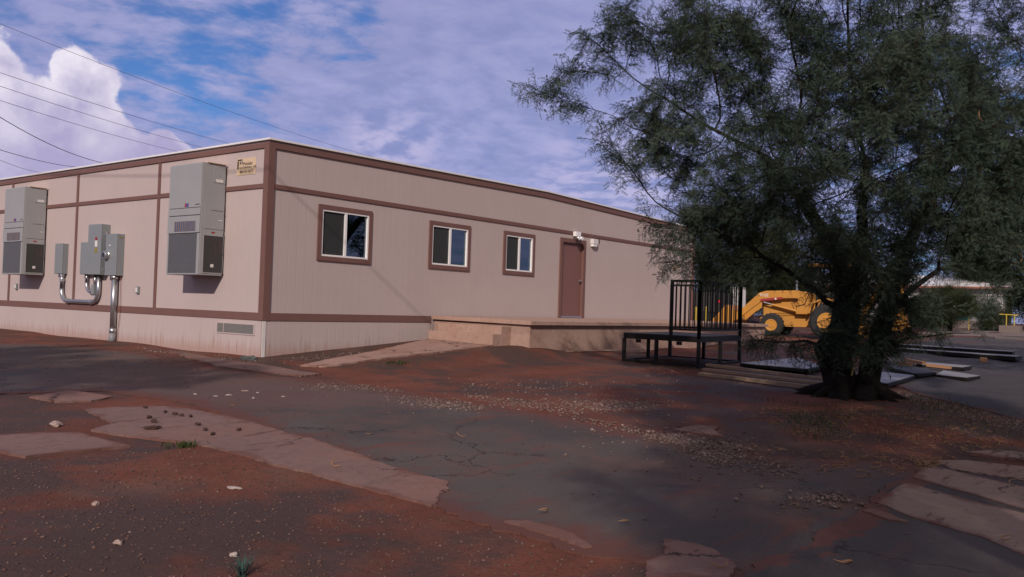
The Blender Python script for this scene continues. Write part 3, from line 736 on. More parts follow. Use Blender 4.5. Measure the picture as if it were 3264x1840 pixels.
st = thing('concrete_steps', 'two worn concrete steps under the porch slab end', 'steps', (4.1, -1.3, -.1))
bx('step', M['conc'], st, 4.205, 4.528, -2.227, -.45, -.3, .605, bevel=.012)
bx('step', M['conc'], st, 3.93, 4.204, -2.227, -.45, -.3, .445, bevel=.012)
sheet('ramp_path', [(3.925, -.45), (3.925, -2.28), (3.0, -2.27), (2.0, -2.25), (1.0, -2.22), (0, -2.2), (-.35, -2.12), (-.55, -1.8), (.1, -1.62), (.9, -1.4), (1.9, -1.1), (2.9, -.75)], .03, M['path'], .12, .012, .2, label='concrete path rising to the porch steps')

# ------------------------------------------------------------------ black steel landing
GL, GN, GR = gp(1988, 1151), gp(2225, 1175), gp(2356, 1156)
GB = GL + GR - GN
zl = (GL.z + GN.z + GR.z) / 3
LD = thing('steel_landing', 'black steel stair landing with railing on tall legs standing on the bare soil', 'landing', ((GN.x + GB.x) / 2, (GN.y + GB.y) / 2, zl))
print('landing', GL, GN, GR, GB, (GN - GL).length, (GR - GN).length)
Hd = .60; K_ = M['blackmetal']
def LP(a, b, z): 
    q = GN + (GL - GN) * a + (GR - GN) * b
    return Vector((q.x, q.y, zl + z))
dk = MB(); c4 = [LP(0, 0, 0), LP(1, 0, 0), LP(1, 1, 0), LP(0, 1, 0)]
dk.add([c + Vector((0, 0, Hd - .006)) for c in c4] + [c + Vector((0, 0, Hd + .004)) for c in c4], [(0, 1, 2, 3), (4, 5, 6, 7), (0, 1, 5, 4), (1, 2, 6, 5), (2, 3, 7, 6), (3, 0, 4, 7)])
dk.build('deck', M['deck'], LD)
fr = MB()
for a, b in (((0, 0), (1, 0)), ((1, 0), (1, 1)), ((1, 1), (0, 1)), ((0, 1), (0, 0))): fr.bar(LP(*a, Hd - .062), LP(*b, Hd - .062), .05, .11)
fr.build('deck_frame', K_, LD, .003)
fr = MB()
for a, b in (((0, 0), (1, 0)), ((1, 0), (1, 1)), ((1, 1), (0, 1)), ((0, 1), (0, 0))): fr.bar(LP(*a, .03), LP(*b, .03), .05, .05)
fr.build('foot_frame', K_, LD, .003)
for a, b in ((0, 0), (.55, 0), (1, 0), (1, .5), (1, 1), (.5, 1), (0, 1), (0, .5)):
    MB().bar(LP(a, b, -.06), LP(a, b, Hd - .118), .062).build('leg', K_, LD, .003)
for a, b in ((.25, 0), (.8, 0)): MB().bar(LP(a, b, Hd - .12), LP(a, b, Hd - .19), .12, .012).build('bracket', K_, LD)
def railing(p, q, nb, h=1.08, z0=0.):
    r = MB(); r.bar(LP(*p, Hd + h), LP(*q, Hd + h), .045); r.bar(LP(*p, Hd + .12), LP(*q, Hd + .12), .035, .035)
    for i in range(1, nb):
        t = i / nb; a = p[0] + (q[0] - p[0]) * t; b = p[1] + (q[1] - p[1]) * t
        r.bar(LP(a, b, Hd + .12), LP(a, b, Hd + h - .02), .017)
    r.build('railing', K_, LD)
    for e in (p, q): MB().bar(LP(*e, Hd - .05), LP(*e, Hd + h + .02), .055).build('post', K_, LD, .003)
railing((.36, .0), (0, 0), 6); railing((0, 0), (0, 1), 17); railing((0, 1), (1, 1), 15)

# ------------------------------------------------------------------ ramp sections, planks, lumber lying about
def slab_px(name, label, cat, px, h, top, edge, group, lift=.1, parts=True):
    g4 = [gp(*q) for q in px]
    zz = max(v.z for v in g4) + lift
    c = sum(g4, Vector()) / 4
    t = thing(name, label, cat, (c.x, c.y, zz - h), group)
    a = [Vector((v.x, v.y, zz)) for v in g4]
    MB().add([v - Vector((0, 0, .012)) for v in a] + a, [(0, 1, 2, 3), (4, 5, 6, 7), (0, 1, 5, 4), (1, 2, 6, 5), (2, 3, 7, 6), (3, 0, 4, 7)]).build('deck', top, t)
    e = MB()
    for i in range(4): 
        p, q = a[i], a[(i + 1) % 4]; dirv = (q - p).normalized() * .02
        e.bar(p + dirv - Vector((0, 0, h / 2 + .008)), q - dirv - Vector((0, 0, h / 2 + .008)), .04, h - .004)
    e.build('edge_frame', edge, t, .003)
    return t
GRP = 'metal ramp sections lying on the ground'
def c5(a, b): return (a / 5.186 + 2780, b / 5.186 + 1050)
def lower(px, k): return [(x, y + k) for x, y in px]
BE = M['blackmetal']
slab_px('ramp_section', 'wide grey ramp section with black edge between landing and tree trunk', 'ramp section', lower([(2360, 1167), (2544, 1143), (2622, 1178), (2572, 1194)], 4), .06, M['panel'], BE, GRP, .055)
slab_px('ramp_section', 'grey ramp section with black edge beside the tree trunk, under a dark panel', 'ramp section', lower([(2775, 1228), (2826, 1236), (2915, 1204), (2810, 1190)], 4), .06, M['panel'], BE, GRP, .055)
slab_px('ramp_section', 'short pale ramp section with pointed end lying on the road', 'ramp section', lower([c5(1560, 852), c5(1775, 798), c5(1180, 705), c5(1060, 768)], 5), .07, M['panel_light'], BE, GRP, .06)
slab_px('ramp_section', 'pale ramp section behind the orange lumber', 'ramp section', lower([c5(1500, 682), c5(1630, 642), c5(540, 532), c5(700, 590)], 5), .07, M['panel_light'], BE, GRP, .06)
slab_px('long_plank', 'long pale plank with black side, nearer of two on the road', 'plank', lower([c5(2350, 520), c5(2460, 486), c5(380, 312), c5(420, 345)], 8), .10, M['panel_light'], BE, 'long pale planks on the road', .10)
slab_px('long_plank', 'long thin pale plank, farther of two on the road', 'plank', lower([c5(2300, 450), c5(2340, 425), c5(330, 255), c5(330, 275)], 5), .10, M['panel_light'], BE, 'long pale planks on the road', .10)
slab_px('dark_panel', 'dark blue grey panel leaning against the ramp section by the trunk', 'panel', lower([c5(720, 800), c5(1040, 760), c5(900, 690), c5(250, 655)], 5), .06, M['deck'], BE, 'dark panel', .08)
def lumber(name, label, a, b, w, h, z, mat, group):
    p, q = gp(*a), gp(*b); t = MB().bar((p.x, p.y, p.z + z), (q.x, q.y, q.z + z), w, h).build(name, mat, None, .004)
    tag(t, label, 'board', group)
GL_ = 'lumber boards by the landing'
lumber('lumber_board', 'top board of the three long boards beside the ramp section', (2254, 1178), (2660, 1230), .09, .05, .09, M['wood'], GL_)
lumber('lumber_board', 'middle board of the three long boards beside the ramp section', (2244, 1188), (2660, 1240), .09, .05, .06, M['wood'], GL_)
lumber('lumber_board', 'lowest board of the three, nearest the tree shade', (2230, 1197), (2660, 1250), .09, .06, .03, M['wood'], GL_)
GO = 'orange lumber pieces on the ramp sections'
lumber('orange_board', 'long orange board lying across the pale ramp section', c5(900, 668), c5(1310, 715), .12, .06, .10, M['wood_orange'], GO)
lumber('orange_board', 'orange board nearer the trunk, leaning on a ramp section', c5(560, 590), c5(860, 650), .10, .06, .12, M['wood_orange'], GO)
lumber('orange_board', 'short orange board end beside the trunk', c5(440, 615), c5(640, 640), .14, .06, .08, M['wood_orange'], GO)
lumber('wood_block', 'short orange wood block under the long plank', c5(1785, 540), c5(1900, 552), .2, .12, .06, M['wood_orange'], GO)

# ------------------------------------------------------------------ backhoe loader
q = at_depth(2650, 1040, 35.); hx, hy = q.x, q.y
BH = thing('backhoe_loader', 'yellow backhoe loader parked behind the mesquite tree', 'backhoe', (hx, hy, float(zg(hx, hy))), rz=R(98), local=True)
Yl = M['yellow']
def side(poly, y0, y1, name, mat, parent=BH, bevel=.01): return MB().prism(poly, lambda a, b, d: (a, d, b), y0, y1).build(name, mat, parent, bevel)
def wheel(x, y, r, w, rim):
    s_ = 1 if y > 0 else -1
    prof = [(-w / 2, rim), (-w / 2, r * .86), (-w * .38, r * .97), (-w * .2, r), (w * .2, r), (w * .38, r * .97), (w / 2, r * .86), (w / 2, rim)]
    t = MB().lathe(prof, (x, y, r), 'y', 32)
    for i in range(18):
        a = 2 * math.pi * i / 18; c, s2 = math.cos(a), math.sin(a)
        t.bar((x + c * r * .98, y - w * .4, r + s2 * r * .98), (x + math.cos(a + .14) * r * .98, y + w * .4, r + math.sin(a + .14) * r * .98), .06, .05, up=(c, 0, s2))
    wl_ = t.build('wheel', M['black'], BH)
    MB().lathe([(s_ * -w * .3, rim), (s_ * w * .54, rim + .015), (s_ * w * .54, rim - .03), (s_ * w * .51, rim - .05), (s_ * w * .51, rim * .55), (s_ * w * .58, rim * .5), (s_ * w * .58, rim * .2), (s_ * w * .62, rim * .18)], (x, y, r), 'y', 28).build('rim', Yl, wl_)
for y in (.85, -.85):
    wheel(0, y * 1.0, .68, .42, .34); wheel(2.16, y, .475, .28, .225)
side([(-.9, .45), (-.9, .95), (.3, 1.0), (2.5, .85), (2.75, .75), (2.75, .5), (1.6, .42)], -.42, .42, 'chassis', Yl)
side([(.95, .9), (.95, 1.62), (1.4, 1.68), (2.45, 1.55), (2.62, 1.45), (2.62, .82)], -.46, .46, 'hood', Yl, bevel=.04)
for y in (.47, -.50): side([(1.1, 1.0), (1.1, 1.45), (2.3, 1.4), (2.3, .95)], y, y + .03, 'side_panel', Yl)
side([(2.63, .85), (2.63, 1.42), (2.68, 1.40), (2.68, .87)], -.40, .40, 'front_grille', M['dark'])
for y in (.62, -.74):
    side([(.75, 1.55), (.75, 1.78), (1.2, 1.90), (2.45, 1.86), (2.72, 1.78), (3.35, 1.18), (4.05, .62), (3.95, .45), (3.75, .52), (3.1, 1.05), (2.6, 1.45), (2.3, 1.55), (1.3, 1.58)], y, y + .12, 'loader_arm', Yl, bevel=.012)
    side([(.75, .95), (.75, 1.75), (1.15, 1.75), (1.25, .95)], y + .005, y + .115, 'loader_tower', Yl)
    MB().tube([(1.15, y + .06, 1.05), (2.2, y + .06, 1.30)], .055, 10).build('lift_cylinder', Yl, BH)
    MB().tube([(2.2, y + .06, 1.30), (2.75, y + .06, 1.45)], .03, 10).build('cylinder_rod', M['steel'], BH)
    ys_ = y + .125 if y > 0 else y - .03
    lk = side([(1.79, 1.53), (1.79, 1.62), (2.66, 1.52), (2.66, 1.42)], ys_, ys_ + .025, 'bucket_link', M['redlabel'], bevel=.003)
    MB().lathe([(0, .04), (.008, .04)], (2.05, ys_ + .026 if y > 0 else ys_ - .01, 1.54), 'y', 12).build('decal', M['labelwhite'], lk)
me = text_mesh('410E', .19, 'model_number'); o = link('model_number', me, M['labelwhite'], BH, Vector())
# text on the near side (local +y), reading left to right for someone facing that side (their right = local -x)
o.matrix_local = Matrix.Translation((2.72, .744, 1.635)) @ Matrix(((-1, 0, 0, 0), (0, 0, 1, 0), (0, 1, 0, 0), (0, 0, 0, 1))) @ Matrix.Rotation(R(-4), 4, 'Z')
for mm in me.vertices: mm.co.z *= 3
bk = [(3.85, .35), (3.62, .62), (3.70, 1.05), (4.0, 1.25), (4.1, 1.2), (3.85, 1.0), (3.78, .68), (3.98, .42), (4.75, .42), (4.75, .36)]
side(bk, -1.05, 1.05, 'loader_bucket', Yl)
for y in (-1.07, 1.04): side([(3.85, .36), (3.66, .62), (3.74, 1.05), (4.02, 1.22), (4.75, .40)], y, y + .03, 'bucket_side', Yl)
pl_ = [(.55, .9), (.55, 2.82), (-.85, 2.82), (-.85, .9)]
for x, y in ((.5, .6), (.5, -.6), (-.85, .6), (-.85, -.6)): MB().bar((x, y, .9), (x - .06, y, 2.84), .08).build('canopy_post', M['dark'], BH)
side([(-1.15, 2.84), (-1.1, 2.97), (.75, 2.97), (.85, 2.84)], -.8, .8, 'canopy_roof', Yl, bevel=.03)
side([(-.55, 1.0), (-.55, 1.55), (-.42, 1.55), (-.35, 1.15), (.1, 1.12), (.1, 1.0)], -.28, .28, 'seat', M['black'], bevel=.03)
MB().tube([(.55, 0, 1.2), (.35, 0, 1.55)], .03).build('steering_column', M['dark'], BH)
for y in (.6, -.9): side([(.75, 1.0), (.62, 1.45), (.1, 1.62), (-.45, 1.5), (-.75, 1.1), (-.7, 1.05), (-.4, 1.42), (.1, 1.54), (.55, 1.38), (.68, .98)], y, y + .34, 'fender', Yl)
MB().tube([(1.35, .15, 1.6), (1.35, .15, 2.32)], .045, 10).build('exhaust_stack', M['galv'], BH)
side([(-1.0, .3), (-1.0, 1.1), (-1.25, 1.1), (-1.3, .3)], -.55, .55, 'swing_frame', Yl)
side([(-1.15, .75), (-1.05, .95), (-2.1, 2.95), (-2.45, 3.05), (-2.5, 2.8), (-2.05, 2.25)], -.12, .12, 'boom', Yl)
side([(-2.2, 2.95), (-2.55, 3.0), (-2.75, 1.3), (-2.5, .9), (-2.3, 1.0)], -.10, .10, 'dipper_stick', Yl)
side([(-2.75, 1.1), (-2.35, 1.05), (-2.05, .8), (-2.1, .45), (-2.5, .38), (-2.85, .6)], -.28, .28, 'digging_bucket', Yl)
for y in (.55, -.67):
    side([(-1.05, .95), (-.95, .85), (-1.2, .12), (-1.38, .12), (-1.2, .6)], y, y + .12, 'stabiliser', Yl)
MB().tube([(-1.35, 0, 1.0), (-1.9, 0, 2.1)], .06, 10).build('boom_cylinder', M['dark'], BH)
MB().tube([(.9, .66, 1.78), (.7, .75, 1.9), (.9, .76, 1.35), (1.25, .76, 1.25), (1.4, .70, 1.5), (1.05, .66, 1.6)], .018, 6).build('hydraulic_hose', M['black'], BH)

# things beyond the landing
def far_pt(x, y, D): return at_depth(x, y, D)
p = far_pt(2352, 1000, 44); z = float(zg(p.x, p.y))
sc = thing('storage_cabinet', 'pale corrugated metal cabinet behind the landing railing', 'cabinet', (p.x, p.y, z), rz=R(20), local=True)
mb = MB(); pr = []; n = 24
for i in range(n): pr.append((-.30 - (.025 if (i // 2) % 2 else 0), -.36 + .72 * i / (n - 1)))
pr += [(.3, .36), (.3, -.36)]
mb.prism(pr, lambda a, b, d_: (a, b, d_), .12, 2.05).build('body', M['farwall'], sc)
MB().box(-.35, .33, -.39, .39, 2.052, 2.10).build('roof', M['farwall'], sc); MB().box(-.28, .28, -.33, .33, 0, .118).build('base', M['dark'], sc)
p = far_pt(2268, 1000, 40); z = float(zg(p.x, p.y))
tr = thing('utility_trailer', 'dark utility trailer with a red lamp seen through the railing', 'trailer', (p.x, p.y, z), rz=R(25), local=True)
MB().box(-.06, 2.6, -.95, .95, .85, 1.75).build('body', M['dark'], tr, .02); MB().box(0, 2.5, -.8, .8, .55, .84).build('chassis', M['blackmetal'], tr)
for y in (-.82, .82):
    w = MB().lathe([(-.1, .2), (-.1, .33), (.1, .33), (.1, .2)], (1.2, y, .33), 'y', 20).build('wheel', M['black'], tr); MB().lathe([(-.08, .2), (.08, .2)], (1.2, y, .33), 'y', 16).build('rim', M['steel'], w)
MB().lathe([(-.03, .07), (0, .07)], (-.06, -.35, 1.35), 'x', 12).build('tail_lamp', M['redlamp'], tr)
MB().bar((2.6, 0, .7), (3.6, 0, .6), .1).build('tow_bar', M['blackmetal'], tr)
for k, (x, D) in enumerate(((2217, 33), (2227, 35), (2252, 36))):
    p = far_pt(x, 1000, D); z = float(zg(p.x, p.y))
    b_ = MB().lathe([(0, .055), (1.05, .055), (1.09, .045), (1.11, .02)], (p.x, p.y, z), 'z', 14).build('bollard', M['yellow_paint'], None)
    tag(b_, ['yellow post nearest the building corner behind the railing', 'second yellow post behind the railing, beside the nearest one', 'yellow post closest to the dark trailer'][k], 'post', 'yellow posts behind the railing')

# white building far away
def far_frame(xa, ya, Da, xb, yb, Db):
    a = far_pt(xa, ya, Da); b = far_pt(xb, yb, Db); return a, b
a, b = far_pt(2555, 1010, 72), far_pt(3196, 1018, 64)
ex = Vector((b.x - a.x, b.y - a.y, 0)); L = ex.length; ang = math.atan2(ex.y, ex.x)
z0 = float(zg(b.x, b.y))
FB = thing('white_building', 'low white building with a white metal roof and teal door beyond the trees', 'building', (a.x, a.y, z0), rz=ang, local=True)
H = 3.0
MB().box(0, L, 0, 9, -.3, H).build('wall', M['farwall'], FB)
MB().prism([(-.6, H), (-.6, H + .12), (4.5, H + 1.15), (9.6, H + .12), (9.6, H)], lambda p_, q_, d_: (d_, p_, q_), -.5, L + .5).build('roof', M['white_metal'], FB)
MB().box(-.52, L + .52, -.66, -.61, H - .06, H + .09).build('eave_board', simple('eave_red', (.25, .09, .06), .6), FB)
bx('foundation', M['farconc'], FB, L - 5.5, L - .8, -1.6, -.002, -.3, .55, bevel=.01)
dd = L * (3081 - 2555) / (3196 - 2555)
bx('door', M['teal'], FB, dd - .5, dd + .5, -.05, -.003, .56, 2.6, bevel=0)
for xx in (3.0, 7.5, 10.5): 
    w = bx('window', M['white'], FB, xx, xx + 1.3, -.06, -.003, 1.2, 2.3, bevel=0); bx('pane', M['dark'], w, xx + .08, xx + 1.22, -.075, -.062, 1.28, 2.22, bevel=0)
p = far_pt(3088, 1040, 58); z = float(zg(p.x, p.y))
tag(MB().tube([(p.x, p.y, z - .1), (p.x, p.y, z + 1.35)], .03, 8).build('marker_pole', M['yellow_paint'], None), 'thin yellow pole in front of the white building', 'pole')
p = far_pt(3222, 1020, 55); z = float(zg(p.x, p.y)); rt = Vector((RT[0], RT[1], 0)).normalized()
hr = thing('yellow_handrail', 'yellow pipe handrail on a small concrete step near the white building', 'handrail', (p.x, p.y, z))
bx('step', M['farconc'], hr, p.x - .45, p.x + .45, p.y - .6, p.y + .6, z - .1, z + .42, bevel=.02)
MB().tube([p + rt * -.75 + Vector((0, 0, z - p.z + 1.12)), p + rt * .45 + Vector((0, 0, z - p.z + 1.10))], .035, 8).build('rail', M['yellow_paint'], hr)
for s_ in (-.28, .22): MB().tube([p + rt * s_ + Vector((0, 0, z - p.z + .42)), p + rt * s_ + Vector((0, 0, z - p.z + 1.1))], .035, 8).build('post', M['yellow_paint'], hr)
a, b = far_pt(3175, 1070, 41), far_pt(3420, 1085, 38)
mb = MB(); mb.bar((a.x, a.y, float(zg(a.x, a.y)) + .05), (b.x, b.y, float(zg(b.x, b.y)) + .05), .22, .16); tag(mb.build('kerb', M['farconc'], None, .02), 'low concrete kerb beyond the road', kind='structure')

# ------------------------------------------------------------------ power lines
WIRE = [((0, 60), (912, 388), 46, 80, .016), ((0, 183), (575, 361), 44, 70, .018), ((0, 217), (520, 374), 44, 70, .018), ((0, 253), (450, 382), 44, 70, .018),
        ((0, 295), (290, 416), 40, 58, .026), ((0, 377), (195, 421), 46, 66, .026), ((0, 403), (115, 435), 48, 68, .017)]
WL = ['highest thin power line, reaching farthest along the roof', 'upper of three parallel power lines over the white cloud', 'middle of three parallel power lines over the white cloud', 'lowest of three parallel power lines over the white cloud',
      'thick sagging black cable steepest against the cloud', 'thick black cable low over the far roof end', 'lowest thin power line at the far roof end']
for k, (p0, p1, D0, D1, r) in enumerate(WIRE):
    a = at_depth(p0[0] * K, p0[1] * K, D0); b = at_depth(p1[0] * K, p1[1] * K, D1)
    dv = b - a; a2 = a - dv * 1.2; b2 = b + dv * .9; n = 40; pts = []
    for i in range(n + 1):
        t = i / n; q = a2.lerp(b2, t)
        ta = 1.2 / 3.1; tb = 2.2 / 3.1
        sag = (t - ta) * (t - tb) * (14.0 if k in (0, 4) else 5.)
        pts.append(q + Vector((0, 0, sag)))
    w = MB().tube(pts, r * .68, 6).build('power_line', M['cable'], None); tag(w, WL[k], 'power line', 'power lines over the building')
# the wire whose faint shade crosses the walls
w = MB().tube([(-7.2, -30, 8.6), (-7.15, -14, 8.1), (-7.15, -6, 8.0), (-7.15, -3.9, 7.98), (-6.9, 0, 7.95), (-6.5, 4.7, 8.0), (-5.2, 20, 8.3), (-3, 45, 9)], .010, 6).build('power_line', M['cable'], None)
tag(w, 'overhead cable beside the building that shades both walls', 'power line', 'power lines over the building')

# ------------------------------------------------------------------ trees
def twig_template(seed, nl=6, npair=5, L=.34, pl=.085):
    rr = np.random.default_rng(seed); quads = []; sticks = []
    pts = [np.array([0, 0, 0.])]; dirv = np.array([1., 0, 0])
    for i in range(nl):
        dirv = dirv + rr.normal(0, .22, 3) + np.array([0, 0, -.05]); dirv /= np.linalg.norm(dirv); pts.append(pts[-1] + dirv * L / nl)
    def seg(a, b, w):
        d = b - a; s = np.cross(d, [.3, .5, .8]); s = s / np.linalg.norm(s) * w; s2 = np.cross(d, s); s2 = s2 / np.linalg.norm(s2) * w
        sticks.append([a - s, a + s, b + s * .7, b - s * .7]); sticks.append([a - s2, a + s2, b + s2 * .7, b - s2 * .7])
    for i in range(nl): seg(pts[i], pts[i + 1], .0032)
    for i in range(1, nl + 1):
        d = pts[i] - pts[i - 1]; d /= np.linalg.norm(d)
        for s in (-1, 1):
            side = np.cross(d, [0, 0, 1.]); side /= np.linalg.norm(side) + 1e-9
            pd = d * rr.uniform(.2, .8) + side * s * rr.uniform(.5, 1.1) + np.array([0, 0, rr.uniform(-.7, .35)]); pd /= np.linalg.norm(pd)
            nrm = np.cross(pd, rr.normal(0, .5, 3) + np.array([0, 0, 1.])); nrm /= np.linalg.norm(nrm)
            l = pl * rr.uniform(.75, 1.25); a = pts[i].copy()
            for j in range(npair):
                t = (j + 1) / npair; c = a + pd * l * t + np.array([0, 0, -.02 * t * t])
                for s2 in (-1, 1):
                    ld = nrm * s2 * .85 + pd * .55; ld /= np.linalg.norm(ld); ll = .0185 * rr.uniform(.8, 1.2) * (1.1 - .3 * t)
                    wv = pd * .0042
                    quads.append([c - wv, c + wv, c + ld * ll + wv * .8, c + ld * ll - wv * .8])
    return np.array(quads), np.array(sticks)

def grow(roots, lobes, natt, step=.2, kill=.3, infl=1.6, iters=120, seed=1, trop=(0, 0, .0)):
    """space colonisation; roots: list of polylines [(pos, radius)...] sharing a base; lobes: (centre, radii, weight)"""
    rr = np.random.default_rng(seed)
    P = []; par = []; rmin = []
    for line in roots:
        last = -1
        for i, (p, r) in enumerate(line):
            if last >= 0:
                a = P[last]; n = max(1, int(np.linalg.norm(np.array(p) - a) / step))
                r0 = rmin[last]; l0 = last
                for j in range(1, n + 1):
                    P.append(a + (np.array(p) - a) * j / n + (rr.normal(0, .012, 3) if j < n else 0)); par.append(last); rmin.append(r0 + (r - r0) * j / n); last = len(P) - 1
            else:
                P.append(np.array(p, float)); par.append(-1); rmin.append(r); last = len(P) - 1
    A = []
    w = np.array([l[2] for l in lobes]); w = w / w.sum()
    for (c, rad, _), n in zip(lobes, (w * natt).astype(int) + 1):
        d = rr.normal(0, 1, (n, 3)); d /= np.linalg.norm(d, axis=1)[:, None]; d *= rr.uniform(0, 1, (n, 1)) ** (1 / 2.4)
        A.append(np.array(c) + d * np.array(rad))
    A = np.concatenate(A); n0 = len(P)
    Pa = np.zeros((40000, 3)); Pa[:n0] = P; N = n0
    d2 = ((A[:, None] - Pa[None, :N]) ** 2).sum(-1); near = d2.argmin(1); nd = d2.min(1); alive = np.ones(len(A), bool)
    cnt = np.zeros(40000, int)
    for it in range(iters):
        act = alive & (nd < (infl if it < 60 else 9) ** 2)
        if not act.any(): break
        idx = np.where(act)[0]; nn = near[idx]
        v = A[idx] - Pa[nn]; v /= np.linalg.norm(v, axis=1)[:, None] + 1e-9
        un, inv = np.unique(nn, return_inverse=True)
        s = np.zeros((len(un), 3)); np.add.at(s, inv, v); s += rr.normal(0, .25, s.shape) + np.array(trop)
        s /= np.linalg.norm(s, axis=1)[:, None] + 1e-9
        ok = cnt[un] < 4; un = un[ok]; s = s[ok]; cnt[un] += 1
        if len(un) == 0 or N + len(un) > 39000: break
        new = Pa[un] + s * step
        Pa[N:N + len(un)] = new; par += un.tolist(); rmin += [0.] * len(un)
        D = ((A[:, None] - new[None]) ** 2).sum(-1); m = D.min(1); am = D.argmin(1)
        b = m < nd; nd[b] = m[b]; near[b] = N + am[b]; N += len(un)
        alive &= nd > kill ** 2
    Pa = Pa[:N]; par = np.array(par)
    ch = np.zeros(N, int); rad = np.zeros(N); tipd = np.zeros(N, int)
    acc = np.zeros(N)
    for i in range(N - 1, -1, -1):
        rad[i] = max(rmin[i], (acc[i] if acc[i] > 0 else .0045 ** 2.4) ** (1 / 2.4))
        if par[i] >= 0: acc[par[i]] += min(rad[i], .2) ** 2.4; ch[par[i]] += 1; tipd[par[i]] = max(tipd[par[i]], tipd[i] + 1)
    return Pa, par, rad, ch, tipd

def tree_mesh(Pa, par, rad, ch, tipd, nsides=5, rlim=.0):
    mb_v = []; mb_f = []; o = 0
    N = len(Pa); d = np.zeros((N, 3))
    for i in range(N):
        if par[i] >= 0: d[i] = Pa[i] - Pa[par[i]]
    kids = {}
    for i in range(N):
        if par[i] >= 0: kids.setdefault(par[i], []).append(i)
    main = {}
    for k, v in kids.items(): main[k] = max(v, key=lambda j: rad[j])
    done = set(); ring = {}
    ang = np.arange(8) * 2 * math.pi / 8
    V = []; Fc = []
    def mk(i, t, r, ns):
        t = t / (np.linalg.norm(t) + 1e-9); a = np.array([0, 0, 1.]) if abs(t[2]) < .9 else np.array([1., 0, 0]); u = np.cross(t, a); u /= np.linalg.norm(u); w = np.cross(t, u)
        k = len(V)
        for q in range(ns):
            th = 2 * math.pi * q / ns; V.append(Pa[i] + (u * math.cos(th) + w * math.sin(th)) * r)
        return k
    starts = [i for i in range(N) if par[i] < 0] + [j for k, v in kids.items() for j in v if j != main[k]]
    for s in starts:
        chain = [s]
        while chain[-1] in main: chain.append(main[chain[-1]])
        pre = par[s]
        ids = ([pre] if pre >= 0 else []) + chain
        if len(ids) < 2: continue
        rs = [min(rad[pre], rad[s] * 1.25)] + [rad[i] for i in chain] if pre >= 0 else [rad[i] for i in chain]
        ns = 16 if rs[0] > .08 else (6 if rs[0] > .03 else (4 if rs[0] > .01 else 3))
        prevk = None; pu = None
        for n_, i in enumerate(ids):
            a_ = Pa[ids[max(n_ - 1, 0)]]; b_ = Pa[ids[min(n_ + 1, len(ids) - 1)]]; t = b_ - a_; t = t / (np.linalg.norm(t) + 1e-9)
            if pu is None:
                e = np.array([0, 0, 1.]) if abs(t[2]) < .9 else np.array([1., 0, 0]); pu = np.cross(t, e)
            pu = pu - t * (pu @ t); pu /= np.linalg.norm(pu) + 1e-9; w = np.cross(t, pu); k = len(V); r = rs[n_]
            for q in range(ns):
                th = 2 * math.pi * q / ns; rq = r * (1 + (.10 * math.sin(q * 2.4 + i * .35) + .08 * math.sin(q * 5.1 + i * 1.3) + .07 * math.sin(i * 1.7) if r > .05 else 0)); V.append(Pa[i] + (pu * math.cos(th) + w * math.sin(th)) * rq)
            if prevk is not None:
                for q in range(ns): Fc.append((prevk + q, prevk + (q + 1) % ns, k + (q + 1) % ns, k + q))
            prevk = k
    return np.array(V), np.array(Fc)

TW = [twig_template(s) for s in range(6)]
TWC = [twig_template(s + 20, nl=5, npair=4, L=.42, pl=.13) for s in range(4)]
def foliage(Pa, par, rad, tipd, ntw, seed, templates, scale=1., maxtip=4, droop=.35):
    rr = np.random.default_rng(seed)
    cand = np.where((tipd <= maxtip) & (par >= 0) & (rad < .02))[0]
    pick = rr.choice(cand, ntw, replace=len(cand) < ntw)
    d = Pa[pick] - Pa[par[pick]]; d /= np.linalg.norm(d, axis=1)[:, None] + 1e-9
    d = d + rr.normal(0, .5, d.shape) + np.array([0, 0, -droop]) * rr.uniform(0, 1, (ntw, 1)); d /= np.linalg.norm(d, axis=1)[:, None]
    e = rr.normal(0, .6, d.shape) + np.array([0, 0, 1.]); y = np.cross(e, d); y /= np.linalg.norm(y, axis=1)[:, None] + 1e-9; z = np.cross(d, y)
    sc = rr.uniform(.7, 1.2, ntw) * scale; base = Pa[par[pick]] + (Pa[pick] - Pa[par[pick]]) * rr.uniform(0, 1, (ntw, 1))
    which = rr.integers(0, len(templates), ntw); LV = []; SV = []
    for k, (q, s) in enumerate(templates):
        m = which == k
        B_ = np.stack([d[m], y[m], z[m]], 1) * sc[m][:, None, None]
        for src, dst in ((q, LV), (s, SV)):
            v = src.reshape(-1, 3); dst.append((np.einsum('vc,tcx->tvx', v, B_) + base[m][:, None]).reshape(-1, 3))
    return np.concatenate(LV), np.concatenate(SV)

def make_tree(name, label, base, roots, lobes, natt, ntw, seed, leafm, templates, step=.2, kill=.3, group=None, scale=1., droop=.35, maxtip=4):
    t = thing(name, label, 'tree', base, group)
    Pa, par, rad, ch, tipd = grow(roots, lobes, natt, step, kill, seed=seed)
    V, Fc = tree_mesh(Pa, par, rad, ch, tipd)
    tk = np_mesh('trunk', V, Fc, M['bark'], t, base); tk.data.polygons.foreach_set('use_smooth', [True] * len(tk.data.polygons))
    LV, SV = foliage(Pa, par, rad, tipd, ntw, seed, templates, scale, maxtip, droop)
    np_mesh('crown', LV, 4, leafm, t, base); np_mesh('twigs', SV, 4, M['twig'], t, base)
    print(name, 'nodes', len(Pa), 'leaf quads', len(LV) // 4)
    return t, (Pa, par, rad, tipd)

